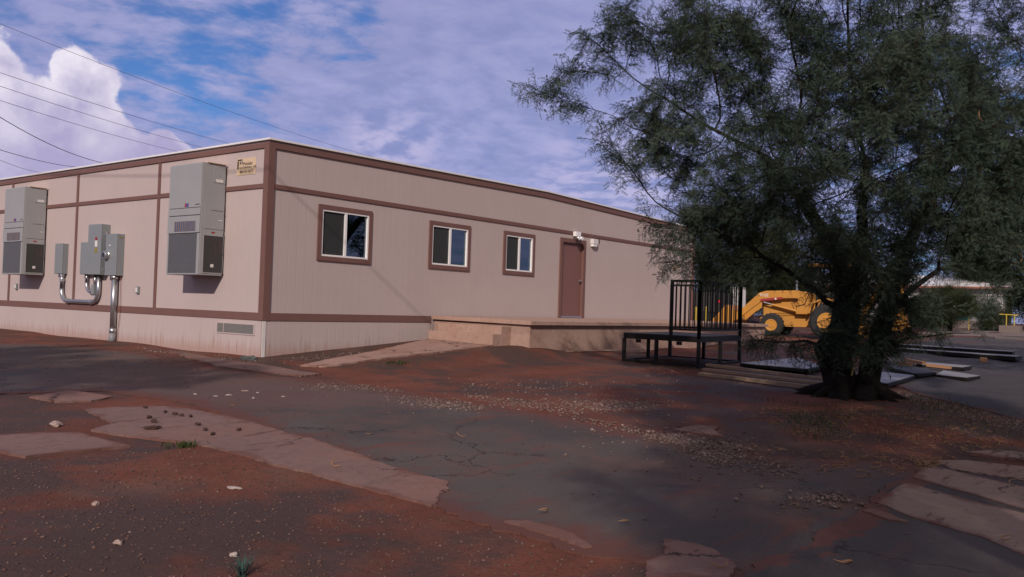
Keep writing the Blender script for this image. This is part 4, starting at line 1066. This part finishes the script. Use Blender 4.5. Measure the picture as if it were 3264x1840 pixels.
tb = gp(2712, 1262); D0 = float((np.array(tb) - CAM) @ FW)
print('tree base', tb, D0)
FD = Vector((.787, .617, 0)); RD = Vector((.617, -.787, 0))
def tp(x, y, dd=0.): return np.array(at_depth(x * K, y * K, D0 + dd))
def lobe(x, y, dd, rx, rd, rz, w): 
    return (tp(x, y, dd), (max(rx * .617, rd * .787) , max(rx * .787, rd * .617), rz), w)
mpx = D0 / (F / K)
roots = [
    [(gp(2668, 1270) - Vector((0, 0, .15)), .19), (tp(2106, 980, -.05), .155), (tp(2094, 930, -.1), .15), (tp(2080, 880, -.12), .15), (tp(2108, 820, -.1), .125), (tp(2122, 750, -.1), .115), (tp(2108, 640, -.2), .10), (tp(2030, 520, -.3), .08), (tp(1930, 400, -.4), .05)],
    [(gp(2756, 1278) - Vector((0, 0, .15)), .19), (tp(2178, 980, .0), .16), (tp(2188, 930, .05), .15), (tp(2208, 870, .1), .15), (tp(2226, 800, .1), .125), (tp(2258, 680, .2), .10), (tp(2320, 540, .3), .075), (tp(2400, 400, .3), .05)],
    [(gp(2712, 1262) - Vector((0, 0, .15)), .13), (tp(2142, 960, .15), .10), (tp(2125, 880, .3), .085), (tp(2150, 800, .4), .08), (tp(2160, 640, .5), .08), (tp(2180, 420, .5), .06)],
    [(tp(2118, 790, -.12), .05), (tp(2060, 740, -.5), .035), (tp(1980, 680, -.7), .028), (tp(1900, 630, -.9), .02)],
    [(tp(2088, 880, -.1), .04), (tp(2030, 858, -.4), .022), (tp(1960, 862, -.5), .01)],
    [(tp(2210, 875, .1), .04), (tp(2290, 850, -.1), .022), (tp(2400, 838, -.2), .01)],
    [(tp(2222, 810, .1), .06), (tp(2280, 740, -.2), .045), (tp(2360, 680, -.4), .03)],
]
for k_ in range(9):                                                # root flare running into the soil
    a_ = k_ * .7 + .3 * math.sin(k_ * 3.1); c_ = Vector((tb.x, tb.y, 0)) + RD * (-.16 if math.cos(a_) * RD.x + math.sin(a_) * RD.y < 0 else .18)
    l_ = .42 + .22 * abs(math.sin(k_ * 2.3)); q_ = [c_ + Vector((math.cos(a_), math.sin(a_), 0)) * d_ for d_ in (.05, .2, .2 + l_ * .5, .2 + l_)]
    roots.append([((v_.x, v_.y, float(zg(v_.x, v_.y)) + h_), r_) for v_, h_, r_ in zip(q_, (.30, .10, .02, -.07), (.11, .085, .055, .03))])
lobes = [lobe(2120, 180, .2, 2.2, 2.3, 2.1, 30), lobe(1760, 120, -.2, .95, 1.3, .9, 12), lobe(1690, 330, -.3, .75, 1.0, .75, 9), lobe(1800, 540, -.4, .8, 1.0, .55, 8),
         lobe(1850, 660, -.5, .8, .8, .28, 6), lobe(2050, 560, -1.1, 1.0, .8, .7, 7), lobe(2350, 560, .0, 1.0, 1.3, .7, 9), lobe(2190, 650, -.9, .9, .6, .42, 8), lobe(2240, 780, -.6, .55, .4, .25, 3), lobe(2480, 600, .2, .8, .9, .6, 7), lobe(2520, 320, .3, .8, 1.0, 1.0, 8), lobe(2290, 640, -.2, .6, .5, .35, 3), lobe(2180, 755, -.6, .3, .3, .2, 1.2), lobe(2215, 740, -.7, .4, .3, .32, 3), lobe(2150, 710, -.8, .4, .3, .28, 2.5), lobe(2085, 715, -.7, .3, .3, .14, 1.1), lobe(2125, 800, -.65, .42, .3, .2, 2.4), lobe(2225, 815, -.5, .4, .3, .2, 2.2), lobe(2095, 760, -.7, .22, .3, .16, 1.0), lobe(2140, 868, -.6, .4, .25, .13, 1.5), lobe(2235, 872, -.45, .35, .25, .12, 1.3), lobe(2320, 770, -.2, .4, .4, .22, 1.2), lobe(2250, 300, -1.5, 1.6, .7, 1.3, 9), lobe(1950, 420, -1.4, 1.2, .7, .9, 7), lobe(2430, 380, .4, .9, 1.3, .9, 8),
         lobe(1560, 60, -.2, .35, .5, .4, 3), lobe(1530, 130, -.3, .22, .3, .18, 1.2), lobe(1450, 165, -.35, .20, .2, .13, .9), lobe(1390, 185, -.4, .18, .15, .09, .7), lobe(1330, 222, -.45, .16, .12, .07, .6),
         lobe(1540, 200, -.3, .22, .3, .12, .8), lobe(1555, 300, -.3, .3, .4, .22, 2.2), lobe(1570, 410, -.4, .3, .4, .2, 2.2), lobe(1660, 560, -.4, .35, .4, .18, 2.2), lobe(1530, 350, -.3, .28, .3, .12, .9), lobe(1625, 490, -.4, .3, .3, .16, 1.8), lobe(1670, 650, -.5, .2, .3, .25, .9),
         lobe(1990, 865, -.5, .45, .35, .12, 1.6), lobe(1900, 850, -.5, .25, .2, .10, .7), lobe(2330, 845, -.2, .5, .3, .12, 1.4), lobe(2460, 850, -.3, .28, .2, .10, .7), lobe(2250, 730, -.3, .5, .5, .3, 2), lobe(2050, 720, -.5, .4, .4, .18, 1.4),
         lobe(2150, -250, .2, 2.0, 2.2, 1.2, 14)]
TR, SK = make_tree('mesquite_tree', 'large dark mesquite tree with forked black trunk and feathery drooping crown', (tb.x, tb.y, tb.z), roots, lobes, 4300, 12500, 3, M['leaf'], TW, .17, .24, droop=.45, maxtip=5)
# dry pods hanging in the crown
def pod_mesh():
    n = 10; r = .05; pts = [(r * math.cos(a), r * math.sin(a), .004 * math.sin(a * 2)) for a in np.linspace(R(-20), R(200), n)]
    return MB().tube(pts, [.001, .0035, .005, .0045, .0052, .0045, .005, .0042, .003, .001], 6)
POD = pod_mesh()
pm = POD.build('seed_pod', M['pod'], TR, smooth=True, origin=(0, 0, 0))
pr_ = np.random.default_rng(5); Pa, par, rad, tipd = SK
cand = [i for i in np.where(tipd <= 2)[0] if Pa[i][2] < 3.6]
for k in range(26):
    i = cand[int(pr_.integers(len(cand)))]
    o = pm if k == 0 else pm.copy()
    if k: COL.objects.link(o)
    o.location = Vector(Pa[i]) - Vector((tb.x, tb.y, tb.z)) - Vector((0, 0, .06)); o.rotation_euler = (pr_.uniform(0, 6), pr_.uniform(0, 6), pr_.uniform(0, 6)); s_ = pr_.uniform(1.0, 1.7); o.scale = (s_, s_, s_)

# caution tape round the stem
tpm = MB(); a0 = tp(2112, 835, -.26); b0 = tp(2148, 832, -.05)
prev = None; ring = []
for i in range(13):
    a = math.pi * 2 * i / 12; c = Vector(tp(2102, 832, -.1)); ring.append(c + Vector((math.cos(a) * .205, math.sin(a) * .205, 0)))
tpm.add([v + Vector((0, 0, s_)) for s_ in (-.028, .028) for v in ring], [(i, i + 1, 14 + i, 13 + i) for i in range(12)])
st_ = [tp(2150, 838, -.22), tp(2158, 862, -.25), tp(2156, 890, -.27), tp(2150, 915, -.3), tp(2142, 945, -.33)]
for i in range(4):
    a, b = Vector(st_[i]), Vector(st_[i + 1]); s_ = RD * (.018 - .002 * i)
    tpm.add([a - s_, a + s_, b + s_ * .9, b - s_ * .9], [(0, 1, 2, 3)])
tp_o = tpm.build('caution_tape', M['tape'], None); md = tp_o.modifiers.new('t', 'SOLIDIFY'); md.thickness = .002
tag(tp_o, 'yellow tape tied round the mesquite trunk with a hanging end', 'tape')

# second tree at the right edge behind, and trees beyond
def bg_tree(name, label, x, D, h, rad_, natt, ntw, seed, low=.25, templates=TWC, leafm='leaf2', scale=1.6, group='trees beyond the yard', step=.45, tr=.2, at=None):
    p = Vector((at[0], at[1], 0)) if at else at_depth(x * K, 700, D); z = float(zg(p.x, p.y)); b = np.array([p.x, p.y, z])
    top = b + np.array([0, 0, h]); rr = random.Random(seed)
    roots = [[(b - np.array([0, 0, .1]), tr), (b + np.array([.1, 0, h * .25]), tr * .75), (b + np.array([-.2, .1, h * .5]), tr * .5)]]
    for k in range(4):
        a = k * 1.57 + rr.uniform(0, 1); roots.append([(b + np.array([.1, 0, h * .25]), tr * .6), (b + np.array([math.cos(a) * rad_ * .35, math.sin(a) * rad_ * .35, h * .5]), tr * .4)])
    lb = [(b + np.array([0, 0, h * (low + (1 - low) / 2)]), (rad_, rad_, h * (1 - low) / 2), 10)]
    for k in range(6):
        a = rr.uniform(0, 6.28); q = rr.uniform(.4, .8) * rad_
        lb.append((b + np.array([math.cos(a) * q, math.sin(a) * q, h * rr.uniform(low + .1, .85)]), (rad_ * .45, rad_ * .45, h * .16), 2.5))
    return make_tree(name, label, tuple(b), roots, lb, natt, ntw, seed, M[leafm], templates, step, step * 1.4, group, scale, .2, 5)[0]
bg_tree('mesquite_tree', 'second dark mesquite crown rising behind the forked tree', 2790, 17.5, 9.2, 4.6, 2200, 6000, 11, .30, TW, 'leaf', 1.35, None, .28, .24)
bt1 = bg_tree('background_tree', 'dense dark tree right behind the landing railing', 1830, 56, 8.5, 4.2, 600, 4200, 12, .04, scale=2.6, step=.6)
bg_tree('background_tree', 'dense dark tree behind the backhoe canopy', 2010, 60, 8.0, 5.0, 600, 4200, 13, .06, scale=2.8, step=.6)
bg_tree('background_tree', 'leafy tree whose stem stands in front of the white building', 2395, 52, 2.7, 1.7, 300, 2200, 14, .2, scale=1.8, step=.4, tr=.14)
bg_tree('background_tree', 'tall dark tree beside the yellow handrail', 2600, 66, 13.5, 5.0, 800, 7000, 15, .03, scale=4.6, step=.7)
def bush(label, x, D, h, r, seed): return bg_tree('bush', label, x, D, h, r, 200, 1500, seed, .02, scale=1.3, group='bushes by the white building', step=.3, tr=.05)
bush('rounded green bush between the teal door and the yellow handrail', 2500, 58, 1.9, 1.15, 21)
bush('low bush against the white building wall behind the trunk', 2330, 60, 1.7, 1.3, 22)
# trees that stand behind the photographer and shade the yard
SL = 'mesquite tree standing behind the photographer shading the yard'
sh = bg_tree('mesquite_tree', SL, 0, 0, 9.5, 3.2, 420, 5000, 31, .5, TWC, 'leaf', 1.3, 'shade trees outside the picture', .4, .2, (-9.2, -15.7))
for (x, y, s_, rz) in ((-10.8, -5.0, .66, 2.1), (-10.7, -1.3, .6, 4.0), (-11.7, -16.6, .78, 1.0)):
    c = copy_tree(sh); c.location = (x, y, float(zg(x, y))); c.scale = (s_, s_, s_); c.rotation_euler = (0, 0, rz)

# ------------------------------------------------------------------ gravel, crumbs, litter
_ico = None
def ico():
    bm = bmesh.new(); bmesh.ops.create_icosphere(bm, subdivisions=1, radius=1); v = np.array([tuple(q.co) for q in bm.verts]); f = np.array([[q.index for q in fc.verts] for fc in bm.faces]); bm.free(); return v, f
IV, IF = ico()
def scatter(name, P, sizes, mat, seed, flat=.6, label=None, lift=.3):
    rr = np.random.default_rng(seed); n = len(P); k = len(IV)
    v = IV[None] * (1 + rr.normal(0, .16, (n, k, 1))) * (np.array([1., .8, flat]) * rr.uniform(.65, 1.25, (n, 1, 3)))
    a = rr.uniform(0, 6.28, n); c, s = np.cos(a)[:, None], np.sin(a)[:, None]
    x = v[..., 0] * c - v[..., 1] * s; y = v[..., 0] * s + v[..., 1] * c
    v = np.stack([x, y, v[..., 2]], -1) * sizes[:, None, None]
    zz = zg(P[:, 0], P[:, 1]) + P[:, 2] + sizes * flat * lift
    V = v + np.stack([P[:, 0], P[:, 1], zz], -1)[:, None]
    Fi = (IF[None] + (np.arange(n) * k)[:, None, None]).reshape(-1, 3)
    return tag(np_mesh(name, V.reshape(-1, 3), Fi, mat), label, kind='stuff')
def in_poly(poly, n, seed, off=0.):
    rr = np.random.default_rng(seed); P = np.array([(v[0], v[1]) for v in poly]); lo, hi = P.min(0), P.max(0); out = np.zeros((0, 2))
    while len(out) < n:
        q = rr.uniform(lo, hi, (n * 3, 2)); out = np.concatenate([out, q[inside(P, q)]])
    return np.column_stack([out[:n], np.full(n, off)])
def sz(n, seed, lo, hi, p=2.2): return lo + (hi - lo) * np.random.default_rng(seed).uniform(0, 1, n) ** p
Pg = np.concatenate([
    in_poly(gpl([c3(*q) for q in [(135, 492), (280, 480), (480, 520), (640, 545), (780, 590), (700, 640), (660, 690), (590, 680), (450, 625), (300, 550)]]), 3000, 1, .012),
    in_poly(gpl([c3(*q) for q in [(640, 600), (900, 640), (1100, 690), (1050, 790), (850, 740), (620, 700)]]), 500, 2, .012),
    in_poly(gpl([c3(*q) for q in [(1220, 880), (1380, 880), (1470, 930), (1320, 960)]]), 260, 3, .02),
    in_poly(gpl([c3(*q) for q in [(1060, 930), (1110, 905), (1180, 940), (1120, 975)]]), 70, 4, .012),
    in_poly(gpl([c2(*q) for q in [(450, 330), (700, 330), (930, 350), (1100, 410), (1000, 430), (640, 390)]]), 900, 5, .012),
    in_poly(gpl([c2(*q) for q in [(0, 245), (350, 255), (600, 300), (420, 300), (0, 280)]]), 500, 6, .012),
    in_poly(gpl([c2(*q) for q in [(920, 310), (1200, 330), (1500, 360), (1800, 340), (2150, 330), (2158, 400), (1900, 420), (1550, 430), (1250, 390)]]), 1900, 7),
    in_poly(gpl([c2(*q) for q in [(1550, 440), (1800, 480), (2158, 560), (2158, 600), (1800, 510)]]), 380, 8, .012),
    in_poly(gpl([c2(*q) for q in [(900, 200), (2158, 230), (2158, 340), (900, 300)]]), 500, 9),
    in_poly(gpl([(430, 1098), (640, 1122), (840, 1150), (800, 1165), (600, 1140), (430, 1112)]), 900, 10),
    in_poly(gpl([(860, 1150), (1060, 1125), (1180, 1120), (1000, 1150)]), 350, 11),
    in_poly(gpl([(2900, 1262), (3100, 1300), (3300, 1350), (3300, 1385), (3120, 1345), (2930, 1290)]), 1900, 12),
    in_poly(gpl([(2680, 1225), (2900, 1250), (2930, 1290), (2750, 1262)]), 500, 13),
    in_poly(gpl([(2040, 1170), (2500, 1190), (2620, 1280), (2100, 1290)]), 500, 14),
])
_g = np.random.default_rng(77); Pg[:, :2] += _g.normal(0, .07, (len(Pg), 2)) + _g.normal(0, .45, (len(Pg), 2)) * (_g.uniform(0, 1, (len(Pg), 1)) < .16)
scatter('gravel', Pg, sz(len(Pg), 20, .004, .021, 2.6), M['pebble'], 21, label='loose pale gravel spilled along the asphalt')
Ps = np.concatenate([in_poly(gdl(ASPH), 1500, 30, .012), in_poly(gdl([(0, 1165), (420, 1130), (560, 1130), (1100, 1290), (1640, 1430), (1700, 1500), (-100, 1500), (-100, 1160)]), 6000, 31),
                     in_poly(gdl([(560, 900), (1300, 890), (1700, 960), (1900, 1000), (1500, 1060), (900, 960)]), 700, 32), in_poly(gdl([(0, 1000), (200, 990), (350, 1080), (0, 1090)]), 300, 33)])
scatter('crumbs', Ps, sz(len(Ps), 34, .002, .013, 4.), M['pebble_dark'], 35, label='dark soil crumbs scattered on the ground')
Pw = in_poly(gdl([(0, 1150), (420, 1130), (1100, 1290), (1640, 1430), (1700, 1500), (-100, 1500)]), 240, 40)
scatter('white_grit', Pw, sz(len(Pw), 41, .002, .010, 3.), M['pebble'], 42, label='pale grit in the red soil')
# curved pods and leaf bits under the tree
def pods_stuff(P, seed, name, label):
    rr = np.random.default_rng(seed); t = np.array([tuple(v) for v in POD.v]); f = np.array([q for q in POD.f if len(q) == 4]); n = len(P); k = len(t)
    a = rr.uniform(0, 6.28, n); sc = rr.uniform(.25, .8, n); tl = rr.normal(0, .35, n); V = []
    v = np.repeat(t[None], n, 0) * sc[:, None, None]
    v[..., 2] += v[..., 0] * tl[:, None]
    x = v[..., 0] * np.cos(a)[:, None] - v[..., 1] * np.sin(a)[:, None]; y = v[..., 0] * np.sin(a)[:, None] + v[..., 1] * np.cos(a)[:, None]
    V = np.stack([x + P[:, :1], y + P[:, 1:2], v[..., 2] + (zg(P[:, 0], P[:, 1]) + P[:, 2])[:, None] + .008], -1)
    Fi = (f[None] + (np.arange(n) * k)[:, None, None]).reshape(-1, 4)
    return tag(np_mesh(name, V.reshape(-1, 3), Fi, M['pod']), label, kind='stuff')
Pp = np.concatenate([in_poly(gpl([c3(*q) for q in [(700, 320), (1500, 300), (2000, 330), (2400, 420), (2576, 560), (2200, 640), (1990, 660), (1850, 700), (1400, 560), (900, 450)]]), 330, 50), in_poly(gpl([c3(*q) for q in [(800, 560), (1700, 620), (1850, 740), (1500, 780), (1100, 700)]]), 90, 51, .012),
                     in_poly(gpl([c3(*q) for q in [(1850, 650), (2000, 640), (2050, 690), (1900, 740)]]), 60, 52, .02), in_poly(gdl(ASPH), 22, 53, .012)])
pods_stuff(Pp, 54, 'pod_litter', 'dry curled mesquite pods littering the soil under the tree')
Pl = in_poly(gpl([c3(*q) for q in [(700, 320), (1500, 300), (2400, 400), (2576, 560), (2200, 640), (1900, 720), (1400, 560), (900, 450)]]), 1200, 55)
scatter('leaf_litter', Pl, sz(len(Pl), 56, .004, .014), M['litter'], 57, .2, 'dry leaf bits under the tree')
# separate pods one can point at
PODS = [((c3(1385, 1350)), 1.5, 'large curled pod on the dark asphalt, nearest the photographer', .03), (c3(590, 1370), 1.2, 'curled pod on the rounded concrete slab', .04), (c3(2480, 1215), 1.3, 'pod on the wide tan slab edge', .05), (c3(2525, 830), 1.3, 'pod between the tan slabs at the right edge', .03),
        (c3(380, 410), 1.3, 'pod standing on the soil beside the concrete patch', .0), (c3(950, 410), 1.4, 'u shaped pod on the soil under the tree', .0), (c3(890, 350), 1.3, 'curved pod below the tree trunk shade', .0), (c3(1610, 705), 1.3, 'pod lying on the drive near the tan slabs', .02), (c2(925, 575), 1.2, 'pod in the middle of the drive', .02), (c2(1420, 1065), 1.2, 'orange pod on the drive near the lower edge', .02), (c2(1925, 1130), 1.2, 'brown pod on the drive beside the dark stain', .02), (c2(150, 770), 1.3, 'pod on the dusty concrete path', .034)]
for k, (px, s_, lab, dz) in enumerate(PODS):
    q = gp(*px); o = bpy.data.objects.new('fallen_pod', pm.data); COL.objects.link(o); o.location = q + Vector((0, 0, dz + .012)); o.rotation_euler = (random.uniform(-.4, .4), random.uniform(-.4, .4), random.uniform(0, 6)); o.scale = (s_ * .72,) * 3
    tag(o, lab, 'pod', 'dry pods on the ground')
def stone(name, label, cat, px, size, mat, seed, flat=.5, dz=0.):
    q = gp(*px); rr = np.random.default_rng(seed); bm = bmesh.new(); bmesh.ops.create_icosphere(bm, subdivisions=2, radius=1)
    for v in bm.verts: v.co = Vector(v.co) * (1 + .35 * math.sin(v.co.x * 3 + seed) * math.cos(v.co.y * 4 + seed) + rr.normal(0, .05)); v.co.x *= size[0]; v.co.y *= size[1]; v.co.z *= size[2]
    me = bpy.data.meshes.new(name); bm.to_mesh(me); bm.free(); o = link(name, me, mat, None, q + Vector((0, 0, size[2] * .5 + dz))); o.rotation_euler = (0, 0, rr.uniform(0, 6)); tag(o, label, cat, 'loose stones')
SM = simple('pale_stone', (.36, .26, .22), .85, var=.3, scale=25, bump=.01); SD = simple('dark_clod', (.06, .03, .025), .95, var=.3, bump=.01); SW = simple('white_stone', (.40, .33, .30), .8, var=.2, scale=30)
stone('stone', 'flat tan stone lying on bare soil beside the pale slab', 'stone', c1(308, 618), (.085, .045, .028), SM, 1)
stone('stone', 'flat white stone flake on the dark soil in the foreground', 'stone', c1(1285, 962), (.055, .03, .008), SW, 2)
stone('stone', 'small white stone near the blue green weed', 'stone', c1(1288, 1335), (.02, .016, .014), SW, 3)
stone('stone', 'brown pebble on the soil, below the white flake', 'stone', c1(650, 1270), (.026, .02, .014), SM, 4)
stone('stone', 'tan pebble on the soil near the left slab', 'stone', c1(528, 1055), (.022, .02, .016), SM, 5)
stone('stone', 'dark chunk at the foot of the building corner', 'stone', c1(1370, 258), (.15, .09, .06), simple('grey_rock', (.07, .075, .07), .8, var=.3), 6)
stone('stone', 'wide flat stone on the soil in front of the porch base', 'stone', (1906, 1117), (.24, .13, .06), SM, 7)
stone('clod', 'longest dark soil clod on the concrete path', 'soil clod', c1(838, 648), (.07, .03, .02), SD, 8, dz=.024)
stone('clod', 'round dark clod on the concrete path, by the longest one', 'soil clod', c1(848, 610), (.03, .025, .02), SD, 9, dz=.024)
for k, q in enumerate([(910, 556), (965, 567), (1000, 575), (1050, 580), (1090, 625), (1170, 680), (1130, 655), (1315, 655), (800, 530), (820, 586)]):
    stone('clod', 'small dark soil clod among those scattered on the concrete path', 'soil clod', c1(*q), (.028, .018, .014), SD, 30 + k, dz=.024)
for k, q in enumerate([(1075, 450), (1190, 462), (1260, 455), (1350, 432), (1420, 442), (1560, 464), (1395, 472)]):
    stone('stone', 'pale flat stone chip scattered on the dark drive near the building corner', 'stone', c1(*q), (.02 + .008 * ((k * 5) % 4), .014 + .005 * (k % 3), .009), SM if k % 2 else SW, 50 + k, dz=.01)

# ------------------------------------------------------------------ weeds
def tuft(name, label, cat, px, n, h, spread, mat, seed, w=.006):
    q = gp(*px); rr = random.Random(seed); mb = MB()
    for i in range(n):
        a = rr.uniform(0, 6.28); l = h * rr.uniform(.5, 1); b = Vector((rr.gauss(0, spread * .4), rr.gauss(0, spread * .4), 0)); dr = Vector((math.cos(a), math.sin(a), 0)); s_ = Vector((-dr.y, dr.x, 0)) * w
        m1 = b + dr * l * .35 + Vector((0, 0, l * .65)); e = b + dr * l * .8 + Vector((0, 0, l * .8))
        mb.add([q + b - s_, q + b + s_, q + m1 + s_ * .8, q + m1 - s_ * .8, q + e], [(0, 1, 2, 3), (3, 2, 4)])
    return tag(mb.build(name, mat, None), label, cat, None)
tuft('weed', 'blue green spiky weed at the bottom edge of the soil', 'weed', c1(1330, 1452), 26, .13, .03, M['agave'], 1, .004)
tuft('weed', 'small green weed at the crack by the concrete path', 'weed', c1(1010, 735), 60, .07, .16, M['grass'], 2)
tuft('weed', 'green weed patch on the soil below the ramp path', 'weed', c2(520, 115), 90, .07, .3, M['grass'], 3, .008)
tuft('weed', 'tiny weed tuft beside the ramp path edge', 'weed', c2(705, 45), 40, .07, .15, M['grass'], 4, .008)
tuft('weed', 'weed at the porch footing corner', 'weed', (1705, 1124), 25, .14, .08, M['grass'], 5, .008)
tuft('weed', 'grass tuft against the porch base near the flat stone', 'weed', (1850, 1112), 40, .14, .2, M['grass'], 6, .008)
rr = np.random.default_rng(60)
Pgr = np.concatenate([in_poly(gpl([c3(*q) for q in [(700, 230), (1300, 270), (1900, 230), (2576, 420), (2576, 600), (2200, 560), (1500, 500), (1100, 540), (900, 350)]]), 1100, 61), in_poly(gpl([c3(*q) for q in [(1000, 330), (1500, 330), (1300, 520), (1120, 520)]]), 420, 62), in_poly(gpl([c3(*q) for q in [(1700, 190), (2100, 230), (2300, 330), (1900, 330)]]), 420, 63)])
n = len(Pgr); a = rr.uniform(0, 6.28, n); l = rr.uniform(.012, .05, n); z = zg(Pgr[:, 0], Pgr[:, 1]); b0 = np.column_stack([Pgr[:, :2], z]); dr = np.column_stack([np.cos(a), np.sin(a), np.zeros(n)]); sd = np.column_stack([-np.sin(a), np.cos(a), np.zeros(n)]) * .004
e = b0 + dr * (l * .7)[:, None] + np.column_stack([np.zeros((n, 2)), l])
tag(np_mesh('grass', np.stack([b0 - sd, b0 + sd, e + sd * .3, e - sd * .3], 1).reshape(-1, 3), 4, M['grass']), 'sparse short grass under the tree', kind='stuff')

# ------------------------------------------------------------------ sun and sky
sd_ = Vector((.545, .293, -.35)).normalized()
ld = bpy.data.lights.new('sun', 'SUN'); ld.energy = 3.35; ld.angle = R(.55); ld.color = (1., .88, .80)
lo_ = bpy.data.objects.new('sun', ld); COL.objects.link(lo_); lo_.rotation_euler = sd_.to_track_quat('-Z', 'Y').to_euler(); lo_.location = (-20, -10, 20)
elev = math.asin(-sd_.z); rot = math.atan2(-sd_.x, -sd_.y)
W = bpy.data.worlds.new('World'); S.world = W; W.use_nodes = True
nt = NT(W.node_tree); bg = W.node_tree.nodes['Background']; SKY = .11
sk = nt.new('ShaderNodeTexSky', sky_type='NISHITA'); sk.sun_disc = False; sk.sun_elevation = elev; sk.sun_rotation = rot; sk.air_density = 1.0; sk.dust_density = .6; sk.ozone_density = 2.0
G = nt.new('ShaderNodeTexCoord').outputs['Generated']
sep = nt.new('ShaderNodeSeparateXYZ'); nt.l.new(G, sep.inputs[0])
zc = nt.math('MAXIMUM', sep.outputs[2], .0)
cmb = nt.new('ShaderNodeCombineXYZ'); dn = nt.math('ADD', zc, .16)
nt.l.new(nt.math('DIVIDE', sep.outputs[0], dn), cmb.inputs[0]); nt.l.new(nt.math('DIVIDE', sep.outputs[1], dn), cmb.inputs[1])
CP = cmb.outputs[0]
wrp = nt.vmath('ADD', CP, nt.vmath('SCALE', nt.noise(CP, 1.1, 3, .5, out=1), .35))
f1 = nt.noise(wrp, 7.5, 9, .58); f2 = nt.noise(wrp, .8, 4, .5)
cov = nt.math('ADD', nt.math('MULTIPLY', f1, .75), nt.math('MULTIPLY', f2, .45))
def dirpx(x, y):
    d = FW + (x * K - WPX / 2) / F * RT - (y * K - HPX / 2) / F * UP; return tuple(d / np.linalg.norm(d))
def blob(x, y, r):
    return nt.math('DIVIDE', nt.vmath('DISTANCE', G, dirpx(x, y), out=1), r)
# open blue gaps and thick veil areas
def gap(x, y, r, amt):
    return nt.math('MULTIPLY', nt.ramp(blob(x, y, r), 1., 0.), amt)
adj = gap(620, 60, .13, -.10)
for x, y, r, a in ((1500, 250, .42, .22), (1250, 500, .3, .12), (330, 170, .10, -.10), (480, 230, .07, -.11), (560, 290, .05, -.08), (1010, 310, .05, -.16), (1080, 330, .04, -.12), (900, 30, .10, -.10), (1400, 330, .22, .14), (1150, 180, .22, .12), (620, 220, .10, .06), (150, 60, .14, .08), (1000, 370, .06, .2), (480, 420, .1, .12), (750, 160, .07, .08)):
    adj = nt.math('ADD', adj, gap(x, y, r, a))
cov = nt.math('ADD', cov, adj)
dens = nt.ramp(cov, .40, .66)
CL = (.285, .30, .57)
f3 = nt.noise(wrp, 9, 6, .6)
cc = nt.mix(nt.ramp(nt.math('ADD', f1, nt.math('MULTIPLY', f3, .35)), .38, .98), (.235, .27, .53), (.40, .405, .67))
cc = nt.mix(nt.math('MULTIPLY', nt.ramp(f2, .55, .35), .35), cc, (.29, .295, .51))
for bx_, by_, br_ in ((1480, 465, .085), (1620, 455, .06), (1010, 370, .06), (930, 345, .04)):
    pf = nt.math('MULTIPLY', nt.ramp(blob(bx_, by_, br_), 1., .2), nt.ramp(nt.math('ADD', f1, nt.math('MULTIPLY', f3, .3)), .55, .78))
    cc = nt.mix(nt.math('MULTIPLY', pf, .8), cc, (.52, .48, .72))
sc1 = nt.vmath('SCALE', cc, 1 / SKY)
blue = nt.mix(1.0, sk.outputs[0], (.34, .52, .86), 'MULTIPLY')
col = nt.mix(nt.math('MULTIPLY', dens, .94), blue, sc1)
# towering cumulus low on the left
cn = nt.noise(G, 15, 8, .60); cn2 = nt.noise(G, 34, 6, .62)
vc = nt.new('ShaderNodeTexVoronoi'); vc.feature = 'SMOOTH_F1'; vc.inputs['Scale'].default_value = 26; vc.inputs['Smoothness'].default_value = .35; nt.l.new(nt.vmath('ADD', G, nt.vmath('SCALE', nt.noise(G, 22, 4, .6, out=1), .03)), vc.inputs['Vector']); puff = nt.math('SUBTRACT', .45, vc.outputs['Distance'])
dsp = nt.math('ADD', nt.math('MULTIPLY', nt.math('SUBTRACT', cn, .5), 1.1), nt.math('MULTIPLY', nt.math('SUBTRACT', cn2, .5), .45))
dsp = nt.math('SUBTRACT', dsp, nt.math('MULTIPLY', puff, .55))
dm = None
for x, y, r in ((205, 195, .034), (235, 215, .030), (140, 285, .03), (60, 275, .035), (12, 165, .028), (40, 215, .024), (230, 290, .032), (90, 320, .06), (200, 350, .055), (300, 395, .045), (405, 375, .027), (440, 395, .022), (360, 390, .03), (20, 340, .06), (-80, 260, .08), (-150, 330, .12), (120, 420, .07)):
    b_ = blob(x, y, r); dm = b_ if dm is None else nt.math('MINIMUM', dm, b_)
cm = nt.ramp(nt.math('ADD', dm, dsp), 1.08, .90)
lt = nt.math('ADD', nt.math('ADD', .36, nt.math('MULTIPLY', nt.ramp(nt.math('ADD', dm, nt.math('MULTIPLY', dsp, 1.3)), .3, 1.0), .45)), nt.math('ADD', nt.math('MULTIPLY', puff, 1.3), nt.math('MULTIPLY', nt.math('SUBTRACT', cn, .5), 2.2)))
low = nt.ramp(sep.outputs[2], .12, .25)
lt = nt.math('MULTIPLY', lt, nt.math('ADD', .45, nt.math('MULTIPLY', low, .55)))
ccum = nt.mix(nt.math('MINIMUM', nt.math('MAXIMUM', lt, 0.), 1.), (.42, .38, .60), (.84, .79, .90))
col = nt.mix(cm, col, nt.vmath('SCALE', ccum, 1 / SKY))
fill_glow = nt.ramp(nt.vmath('DISTANCE', G, tuple(Vector((-.33, -.48, .82)).normalized()), out=1), 1.52, .5)  # warm glow added to the unseen sky behind the camera as fill light
col = nt.mix(nt.math('MULTIPLY', fill_glow, .85), col, nt.vmath('SCALE', nt.mix(f1, (.42, .35, .31), (.56, .48, .43)), 1 / SKY))
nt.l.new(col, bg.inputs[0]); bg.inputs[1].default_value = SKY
